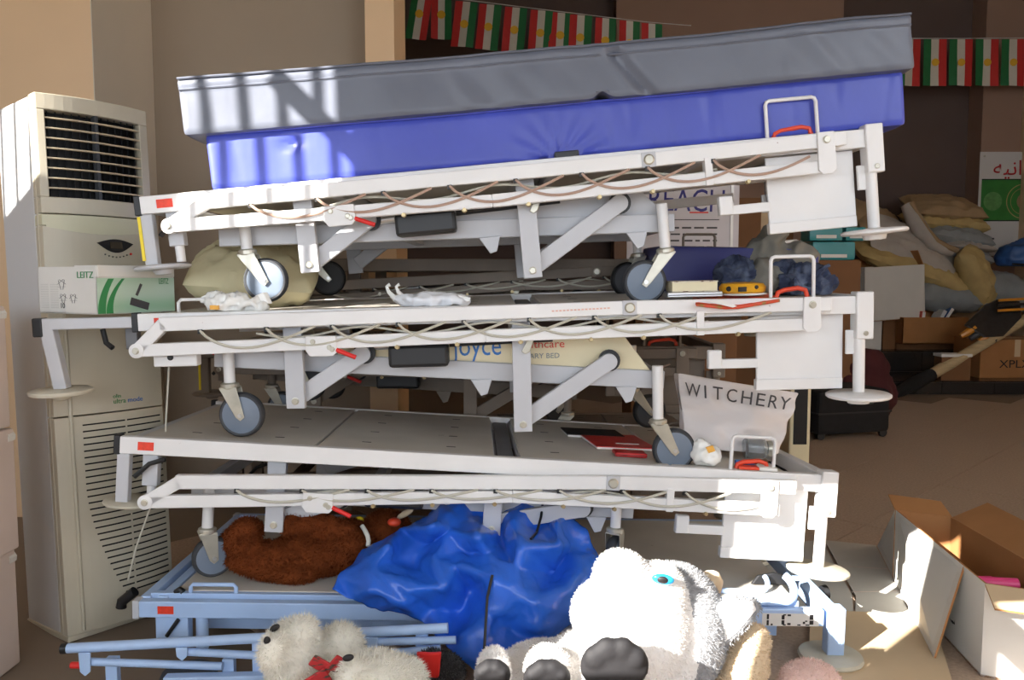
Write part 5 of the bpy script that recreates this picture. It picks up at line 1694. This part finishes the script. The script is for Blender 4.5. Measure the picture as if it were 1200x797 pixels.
# left flap spread out and down to the floor, raised above the rim at its hinge
K0, K1 = gp(1094, 772, 0.012), gp(1028, 640, 0.012)
sheet('carton_flap', [K1, K0, L0, L1], 0.006, 'carton_white', 'carton_white')
sheet('carton_flap', [FA + up + Vector((-0.03, -0.10, -0.03)), FD + up + Vector((0.0, -0.10, -0.03)), FD + up, FA + up], 0.006, 'carton_light', 'carton_white')
sheet('carton_flap', [FC + up, FD + up, FD + up + Vector((0.13, 0, 0.05)), FC + up + Vector((0.13, 0.01, 0.05))], 0.006, 'carton_brown', 'carton_white')
sheet('carton_flap', [FB + up, FC + up, FC + up + Vector((0.01, 0.10, 0.03)), FB + up + Vector((0.02, 0.10, 0.03))], 0.006, 'carton_brown', 'carton_white')
pr = gp(1140, 684, 0.20) + Vector((0.05, 0.0, 0))
e = empty('pink_roll', Vector((pr.x, pr.y, 0.006)))
tag(e, 'bright pink roll on a pink box inside the open white carton', 'roll')
MB().cyl((-0.05, -0.02, 0.205), (0.06, -0.04, 0.205), 0.020, 18).build('roll_body', 'gloss_pink', e, smooth=True)
MB().box(-0.06, 0.06, -0.03, 0.09, 0.0, 0.186).build('pink_box', 'gloss_pink', e, bevel=0.006)
pr = FA.lerp(FC, 0.30) + Vector((0.03, 0, 0))
e = empty('black_bag', Vector((pr.x, pr.y, 0.006)))
tag(e, 'black cloth bag inside the open white carton', 'bag')
crumple('bag_cloth', [((0, 0, 0.08), (0.08, 0.07, 0.08)), ((0.02, 0, 0.04), (0.09, 0.07, 0.05))], 'black_cloth', e, 0.012, 14, 2, 0.012)

# flattened cartons on the floor below the bed foot
def floor_sheet(name, corners, z, th, m, label, creases=()):
    pts = [gp(a, b, z) for a, b in corners]
    c0 = sum(pts, Vector()) / len(pts)
    c0.z = z
    e = empty(name, c0)
    MB().prism([(p.x - c0.x, p.y - c0.y) for p in pts], (0, 0, 0), (1, 0, 0), (0, 1, 0), (0, 0, th)).build('carton_sheet', m, e)
    for (a, b) in creases:
        p, q = gp(*a, z) - c0, gp(*b, z) - c0
        MB().bar((p.x, p.y, th), (q.x, q.y, th), 0.004, 0.0015).build('fold_line', 'carton_pink', e)
    return tag(e, label, 'cardboard', 'flattened cartons on the floor')
floor_sheet('flattened_carton', [(966, 634), (1026, 640), (1094, 772), (1000, 765), (1003, 700)], 0.004, 0.004, 'carton_grey', 'grey flattened carton on the floor between bed foot and open carton', [((976, 664), (1040, 668)), ((998, 695), (1055, 694))])
floor_sheet('flattened_carton', [(865, 640), (962, 634), (998, 697), (1001, 726), (880, 726)], 0.001, 0.003, 'carton_grey', 'grey flattened carton on the floor under the blue rail')
floor_sheet('flattened_carton', [(950, 716), (1092, 722), (1125, 830), (945, 830)], 0.009, 0.005, 'carton_light', 'beige flattened carton under the round foot of the blue bed')

# ------------------------------------------------------------------ far right: cases, cartons, sacks, banner, bunting
e = empty('suitcase', gp(1002, 515))
e.location.y += 0.22
e.rotation_euler = (0, 0, 0.25)
tag(e, 'black fabric suitcase lying on the floor beyond the beds', 'suitcase')
MB().box(-0.34, 0.24, -0.20, 0.24, 0.035, 0.34).build('suitcase_body', 'black_cloth', e, bevel=0.03)
MB().box(-0.345, 0.245, -0.205, 0.245, 0.18, 0.19).build('suitcase_zip', 'rubber_black', e)
MB().tube([(-0.1, -0.205, 0.25), (-0.1, -0.235, 0.26), (0.06, -0.235, 0.26), (0.06, -0.205, 0.25)], 0.012, 8).build('suitcase_handle', 'black_plastic', e, smooth=True)
for x in (-0.3, 0.2):
    for y in (-0.17, 0.2):
        MB().cyl((x, y - 0.012, 0.03), (x, y + 0.012, 0.03), 0.03, 14).build('suitcase_wheel', 'rubber_black', e)
e = empty('red_bag', (at(1008, 430, 6.2).x, 6.2, 0.0))
tag(e, 'dark red soft bag standing behind the black suitcase', 'bag')
crumple('bag_cloth', [((0, 0, 0.22), (0.28, 0.16, 0.24)), ((0.02, 0, 0.42), (0.2, 0.13, 0.16))], 'dark_red_cloth', e, 0.03, 5, 2, 0.025)
# beige drawer unit by the bed foot
e = empty('storage_crate', (at(945, 440, 4.2).x, 4.2, 0.0))
tag(e, 'narrow cream wheeled crate standing behind the foot of the beds', 'crate')
MB().box(-0.08, 0.03, 0, 0.3, 0.10, 0.62).build('crate_body', 'cream_panel', e, bevel=0.01)
MB().box(-0.06, 0.01, -0.004, 0.0, 0.25, 0.58).build('crate_opening', 'void_black', e)
for x in (-0.06, 0.01):
    MB().cyl((x, 0.02, 0.05), (x, 0.05, 0.05), 0.05, 16).build('crate_wheel', 'rubber_black', e)
    MB().cyl((x, 0.27, 0.05), (x, 0.30, 0.05), 0.05, 16).build('crate_wheel', 'rubber_black', e)

# open white carton on the steps
S2 = 0.35
x0, x1 = at(1002, 340, 8.6).x, at(1084, 340, 8.6).x
t = 0.008
zlo, zhi = at(1040, 375, 8.6).z, at(1040, 312, 8.6).z
# a plain plinth carton below it
carton('carton', x0 - 0.05, x0 + 0.30, 8.60, 8.95, S2, zlo, 'carton_white', 'low white carton underneath the tilted white carton', tape=True)
carton('carton', x0 + 0.34, x1 + 0.10, 8.66, 8.95, S2, zlo, 'carton_dark', 'dark carton underneath the tilted white carton', tape=False)
e = empty('carton', mat=Matrix.Translation(((x0 + x1) / 2, 8.75, zlo)) @ Matrix.Rotation(math.radians(-3), 4, 'Y') @ rotz(0.25))
w, d, h, t = (x1 - x0) / 2, 0.20, zhi - zlo, 0.008
tag(e, 'tilted open white carton with brown inside, in front of the sacks', 'carton')
for (a, b, c, f) in ((-w, w, -d, -d + t), (-w, w, d - t, d), (-w, -w + t, -d, d), (w - t, w, -d, d)):
    MB().box(a, b, c, f, 0, h).build('carton_wall', 'carton_white', e)
MB().box(-w, w, -d, d, 0, t).build('carton_bottom', 'carton_brown', e)
MB().prism([(-d, 0), (d, 0), (d - 0.02, 0.16), (-d + 0.02, 0.16)], (w - 0.02, 0, h), (0, 1, 0), (-0.30, 0, 0.95), (t, 0, 0)).build('carton_flap', 'carton_brown', e)
MB().prism([(-w, 0), (w, 0), (w - 0.02, 0.10), (-w + 0.02, 0.10)], (0, d, h), (1, 0, 0), (0, 0.4, 0.9), (0, t, 0)).build('carton_flap', 'carton_brown', e)

# brown open carton with books, and the one below right
x0, x1 = at(1058, 380, 8.5).x, at(1135, 380, 8.5).x
zlo, zhi = at(1090, 403, 8.5).z, at(1090, 372, 8.5).z
carton('wooden_crate', x0, x1 + 0.1, 8.62, 9.0, S2, zlo, 'carton_dark', 'low dark crate under the brown carton of books', tape=False, cat='crate')
e = empty('carton', ((x0 + x1) / 2, 8.70, zlo))
tag(e, 'open brown carton with books and packets on the steps', 'carton')
w, d, h = (x1 - x0) / 2, 0.20, zhi - zlo
for (a, b, c, f) in ((-w, w, -d, -d + t), (-w, w, d - t, d), (-w, -w + t, -d, d), (w - t, w, -d, d)):
    MB().box(a, b, c, f, 0, h).build('carton_wall', 'carton_brown', e)
MB().box(-w, w, -d, d, 0, t).build('carton_bottom', 'carton_brown', e)
MB().prism([(-w, 0), (w * 0.7, 0), (w * 0.65, 0.24), (-w * 0.9, 0.24)], (0, d, h), (1, 0, 0), (0, 0.2, 0.97), (0, t, 0)).build('carton_flap', 'carton_brown', e)
ec = e.location.copy()
for i, (dx, m, ang, lab) in enumerate(((-0.10, 'orange_red', 0.1, 'orange packet in the brown carton on the steps'), (0.08, 'paper', 0.5, 'white paperback leaning in the brown carton'), (0.16, 'tin_blue', 0.55, 'blue and white paperback leaning in the brown carton'))):
    b = empty('paperback_book' if i else 'orange_packet', mat=Matrix.Translation(ec + Vector((dx, -0.02 + 0.05 * i, h - 0.10))) @ Matrix.Rotation(ang, 4, 'Y'))
    MB().box(-0.02, 0.02, -0.10, 0.08, 0, 0.16 + 0.03 * i).build('cover', m, b, bevel=0.003)
    MB().box(-0.016, 0.016, -0.101, -0.09, 0.004, 0.156 + 0.03 * i).build('page_block' if i else 'label_strip', 'paper', b)
    tag(b, lab, 'book' if i else 'packet')
x0 = at(1146, 420, 7.95).x
zlo, zhi = 0.13, at(1160, 398, 7.95).z
c = carton('carton', x0, x0 + 0.75, 7.95, 8.40, zlo, zhi, 'carton_brown', 'closed brown carton lettered in black on the lower step')
c.rotation_euler = (0, 0, 0.05)
text('carton_lettering', 'XPLX', 0.11, 'ink_black', c, (-0.18, -0.2262, 0.10), (1, 0, 0), (0, 0, 1), width=0.32)
# wooden handle of a spade and the packaged gloves
s0, s1 = at(1090, 440, 7.75), at(1205, 372, 7.9)
e = empty('wooden_handled_tool', (s0.x, s0.y, 0.0))
tag(e, 'long wooden handled tool leaning over the brown carton', 'tool')
so = Vector((s0.x, s0.y, 0))
d_ = (s1 - s0).normalized()
MB().tube([s0 - so, s1 + d_ * 0.3 - so], 0.048, 12, True, [0.055, 0.045]).build('handle', 'wood', e, smooth=True)
s2 = at(1048, 462, 7.55)
MB().tube([s0 - so + d_ * 0.02, (s0 + s2) / 2 - so, s2 - so], 0.06, 10, True, [0.060, 0.07, 0.045]).build('black_sleeve', 'black_cloth', e, smooth=True)
g0 = at(1165, 372, 7.85)
e = empty('glove_pack', g0)
tag(e, 'pair of black and amber work gloves in clear wrapping on the carton', 'gloves')
g = 7.85 / 950
def gq(px, py):
    return ((px - 1165) * g, -(py - 372) * g)
MB().prism([gq(1130, 382), gq(1158, 358), (gq(1175, 350)), gq(1200, 352), gq(1198, 372), gq(1172, 395), gq(1150, 396)], (0, 0, 0), (1, 0, 0), (0, 0.4, 0.95), (0, 0.05, 0)).build('glove_palm', 'glove_black', e, bevel=0.012)
for k in range(4):
    a, b = gq(1150 + k * 9 - 8, 384 + k * 3), gq(1130 + k * 11 - 4, 394 + k * 3)
    MB().tube([(a[0], -0.01, a[1]), ((a[0] + b[0]) / 2, -0.02, (a[1] + b[1]) / 2), (b[0], -0.01, b[1])], 0.03, 8, True, [0.034, 0.036, 0.026]).build('glove_finger', 'glove_amber' if k % 2 == 0 else 'rubber', e, smooth=True)
for k in range(3):
    a, b = gq(1168, 356 + k * 6 - 4), gq(1202, 350 + k * 6)
    MB().bar((a[0], -0.012, a[1]), (b[0], -0.012, b[1]), 0.02, 0.025).build('glove_cuff_stripe', 'glove_amber' if k != 1 else 'glove_black', e, bevel=0.004)
q = at(1118, 425, 7.80)
e = empty('paper_pad', (q.x, q.y, 0.13))
tag(e, 'small white pad on the lower step below the wooden handle', 'paper')
MB().box(-0.14, 0.14, -0.04, 0.10, 0.0, at(1118, 418, 7.8).z - 0.13).build('pad_sheets', 'carton_dark', e)
MB().box(-0.15, 0.15, -0.05, 0.11, at(1118, 418, 7.8).z - 0.13, at(1118, 418, 7.8).z - 0.10).build('pad_top', 'paper', e, bevel=0.004)

# sacks piled on the steps
def sack(px, py, Y, L, W, T, rx, ry, rz, m, label, seed):
    s = soft_pillow('sack', L, W, T, m, seed=seed, wr=0.035, n=20, freq=7)
    s.location = at(px, py, Y)
    s.rotation_euler = (math.radians(rx), math.radians(ry), math.radians(rz))
    return tag(s, label, 'sack', 'sacks piled on the steps')
SK = [
    (1105, 243, 9.25, 0.85, 0.55, 0.22, 25, 3, 5, 'sack_tan', 'tan sack lying flat on the very top of the pile beside the banner'),
    (1085, 258, 9.20, 0.50, 0.45, 0.17, 15, 4, 0, 'sack_yellow', 'small yellow sack squeezed under the top tan sack'),
    (1128, 262, 9.20, 0.48, 0.40, 0.20, 12, 8, 0, 'sack_yellow', 'rounded yellow sack near the edge of the banner'),
    (1118, 277, 9.15, 0.75, 0.50, 0.24, 10, 10, 0, 'sack_grey', 'blue grey sack beneath the yellow sacks'),
    (1130, 288, 9.05, 0.55, 0.45, 0.10, 8, 5, 0, 'sack_pale', 'thin pale sack edge under the blue grey sack'),
    (1128, 298, 9.10, 0.55, 0.45, 0.22, 10, 12, 0, 'sack_grey', 'grey sack behind the upright yellow sack'),
    (1012, 262, 9.30, 0.95, 0.60, 0.42, 30, 20, 0, 'sack_tan', 'large tan sack at the back beside the wall'),
    (1040, 280, 9.10, 0.80, 0.45, 0.25, 40, 38, 0, 'sack_tan', 'tan sack sloping down behind the pale sack'),
    (1070, 290, 8.95, 1.05, 0.62, 0.24, 48, 24, 0, 'sack_pale', 'large pale sack sloping across the front of the pile'),
    (1050, 305, 8.92, 0.95, 0.50, 0.25, 25, 18, 0, 'sack_yellow', 'yellow sack below the sloping pale sack'),
    (1098, 322, 8.90, 0.75, 0.45, 0.25, 30, 25, 0, 'sack_yellow', 'yellow sack resting behind the tilted white carton'),
    (1143, 325, 8.80, 0.70, 0.38, 0.32, 60, 65, 10, 'sack_yellow', 'upright yellow sack above the packaged gloves'),
    (1100, 345, 8.95, 0.90, 0.60, 0.35, 15, 5, 0, 'sack_grey', 'grey sack at the foot of the pile'),
    (1170, 340, 9.00, 0.90, 0.60, 0.40, 10, 15, 0, 'sack_grey', 'grey sack at the foot of the pile below the banner'),
    (1045, 345, 9.25, 0.95, 0.60, 0.60, 5, 0, 0, 'sack_tan', 'tan sack at the bottom of the pile behind the white carton'),
    (1120, 375, 9.30, 1.10, 0.70, 0.55, 5, 0, 0, 'sack_tan', 'tan sack at the bottom of the pile behind the books'),
]
for i, k in enumerate(SK):
    sack(*k, seed=i * 3.1)
tw = MB()
pts = [at(1062, 240, 8.95), at(1070, 255, 8.9), at(1080, 272, 8.88), at(1092, 285, 8.86), at(1105, 292, 8.85), at(1116, 296, 8.85)]
o = pts[0].copy()
e = empty('rolled_cloth', o)
tag(e, 'rolled pale cloth draped down over the sloping sack', 'cloth', 'sacks piled on the steps')
MB().tube([p - o for p in pts], 0.07, 10, True, [0.06, 0.085, 0.09, 0.08, 0.07, 0.04]).build('cloth_roll', 'sack_pale', e, smooth=True)
MB().tube([p - o + Vector((0.03, -0.05, 0.02)) for p in pts], 0.02, 8, True, [0.03] * 6).build('cloth_fold', 'sack_tan', e, smooth=True)
q = at(1195, 312, 9.0)
e = empty('blue_bundle', q)
tag(e, 'blue plastic wrapped bundle on the sacks below the banner', 'bundle')
crumple('bundle_wrap', [((0, 0, 0.10), (0.26, 0.2, 0.16)), ((0.12, 0, 0.16), (0.22, 0.2, 0.16))], 'tin_blue', e, 0.03, 6, 3, 0.025)
MB().bar((-0.2, -0.20, 0.02), (0.3, -0.2, 0.0), 0.03, 0.02).build('bundle_strap', 'black_plastic', e)

# banner on the back wall
mat('emblem_green', (96, 150, 84), 0.5, var=0.2, scale=20)
YB = 9.68
bz1, bz0 = at(1146, 178, YB).z, at(1146, 300, YB).z
bx0 = at(1146, 240, YB).x
e = empty('banner', (bx0, YB, bz0))
tag(e, 'white and green printed banner with red lettering on the back wall', 'banner')
bh = bz1 - bz0
MB().box(0, 1.5, -0.004, 0.004, 0, bh).build('banner_sheet', 'banner_white', e)
gz0, gz1 = at(1150, 258, YB).z - bz0, at(1150, 211, YB).z - bz0
MB().box(0.03, 1.5, -0.006, -0.004, gz0, gz1).build('green_field', 'banner_green', e)
MB().box(0.03, 1.5, -0.007, -0.005, gz1, gz1 + 0.012).build('black_rule', 'ink_black', e)
MB().box(0.03, 1.5, -0.007, -0.005, gz0 - 0.014, gz0).build('black_rule', 'ink_black', e)
tx = at(1163, 204, YB)
text('banner_lettering', '\ufeea\ufef4\ufee7\ufe8d\ufead', 0.24, 'banner_red', e, (tx.x - bx0, -0.006, tx.z - bz0 - 0.01), (1, 0, 0), (0, 0, 1), width=0.42)
text('banner_lettering', '3', 0.16, 'banner_red', e, (at(1193, 280, YB).x - bx0, -0.006, at(1193, 280, YB).z - bz0), (1, 0, 0), (0, 0, 1))
em = rel(at(1199, 236, YB), (bx0, YB, bz0))
rg_ = MB()
for (r0, r1) in ((0.195, 0.205), (0.150, 0.156)):
    n = 40
    vv = [(em.x + r * math.cos(2 * math.pi * k / n), -0.0075, em.z + r * math.sin(2 * math.pi * k / n)) for r in (r0, r1) for k in range(n)]
    rg_.add(vv, [(k, (k + 1) % n, n + (k + 1) % n, n + k) for k in range(n)])
rg_.build('emblem_ring', 'sack_yellow', e)
MB().lathe([(0.10, 0), (0.10, 0.001)], (em.x + 0.02, -0.0065, em.z), (0, -1, 0), 24).build('emblem_disc', 'sack_tan', e)
em2 = rel(at(1163, 236, YB), (bx0, YB, bz0))
MB().lathe([(0.11, 0), (0.11, 0.0008)], (em2.x, -0.0062, em2.z), (0, -1, 0), 24).build('emblem_disc', 'emblem_green', e)
lg = rel(at(1148, 280, YB), (bx0, YB, bz0))
MB().lathe([(0.045, 0), (0.045, 0.001)], (lg.x + 0.03, -0.005, lg.z), (0, -1, 0), 20).build('banner_logo', 'ink_black', e)
MB().box(lg.x + 0.08, lg.x + 0.17, -0.006, -0.004, lg.z - 0.008, lg.z + 0.012).build('banner_logo', 'ink', e)
q = rel(at(1157, 183, YB), (bx0, YB, bz0))
MB().lathe([(0.012, 0), (0.012, 0.006)], (0.05, -0.004, bh - 0.05), (0, -1, 0), 12).build('eyelet', 'zinc', e)

# bunting of small flags: three upright stripes and a sun
def bunting(name, label, specs, Y, string):
    o = at(*string[0], Y)
    e = empty(name, o)
    tag(e, label, 'bunting', 'flag bunting')
    MB().tube([rel(at(a, b, Y), o) for a, b in string], 0.004, 6).build('string', 'carton_white', e)
    for (tl, tr, bl, br, order) in specs:
        c = [rel(at(*q, Y), o) for q in (tl, tr, br, bl)]
        mb = MB()
        cols = ['flag_red', 'flag_white', 'flag_green', 'flag_sun']
        for k in range(3):
            mb.mi = {'R': 0, 'W': 1, 'G': 2}[order[k]]
            ny = 5
            for r in range(ny):
                def pt(u, v):
                    a = c[0].lerp(c[1], u); b = c[3].lerp(c[2], u)
                    p = a.lerp(b, v)
                    p.y += 0.012 * math.sin(u * 5 + v * 3 + c[0].x * 9) * v
                    return p
                u0, u1, v0, v1 = k / 3, (k + 1) / 3, r / ny, (r + 1) / ny
                mb.add([pt(u0, v0), pt(u1, v0), pt(u1, v1), pt(u0, v1)], [(0, 1, 2, 3)])
        f = mb.build('flag', cols[:3], e)
        s = f.modifiers.new('t', 'SOLIDIFY')
        s.thickness = 0.002
        m = (c[0] + c[1] + c[2] + c[3]) / 4
        MB().lathe([(0.042, 0), (0.042, 0.003)], (m.x, m.y - 0.012, m.z), (0, -1, 0), 14).build('flag_sun', 'flag_sun', f)
    return e
specs = [((484, -14), (508, -12), (475, 45), (499, 47), 'GWR'), ((506, -12), (529, -10), (505, 45), (529, 47), 'RWG')]
for i, x in enumerate((534, 562, 592, 622, 645, 668, 698, 726, 752)):
    y = 1 + (x - 534) * 0.118
    w = 26 if i < 6 else 24
    sk = -6 + i * 0.7
    specs.append(((x, y), (x + w, y + 2), (x + sk, y + 53), (x + w + sk, y + 55), 'RWG'))
bunting('flag_bunting', 'string of small striped flags hanging below the pillar', specs, 8.6, [(470, -16), (530, -2), (660, 14), (760, 26), (810, 30)])
specs = []
for i in range(6):
    x = 1052 + i * 30.5
    specs.append(((x, 46), (x + 27, 46), (x - 1, 100), (x + 26, 101), 'GWR'))
bunting('flag_bunting', 'string of small striped flags hanging above the sacks', specs, 9.3, [(1040, 45), (1130, 45), (1260, 44)])
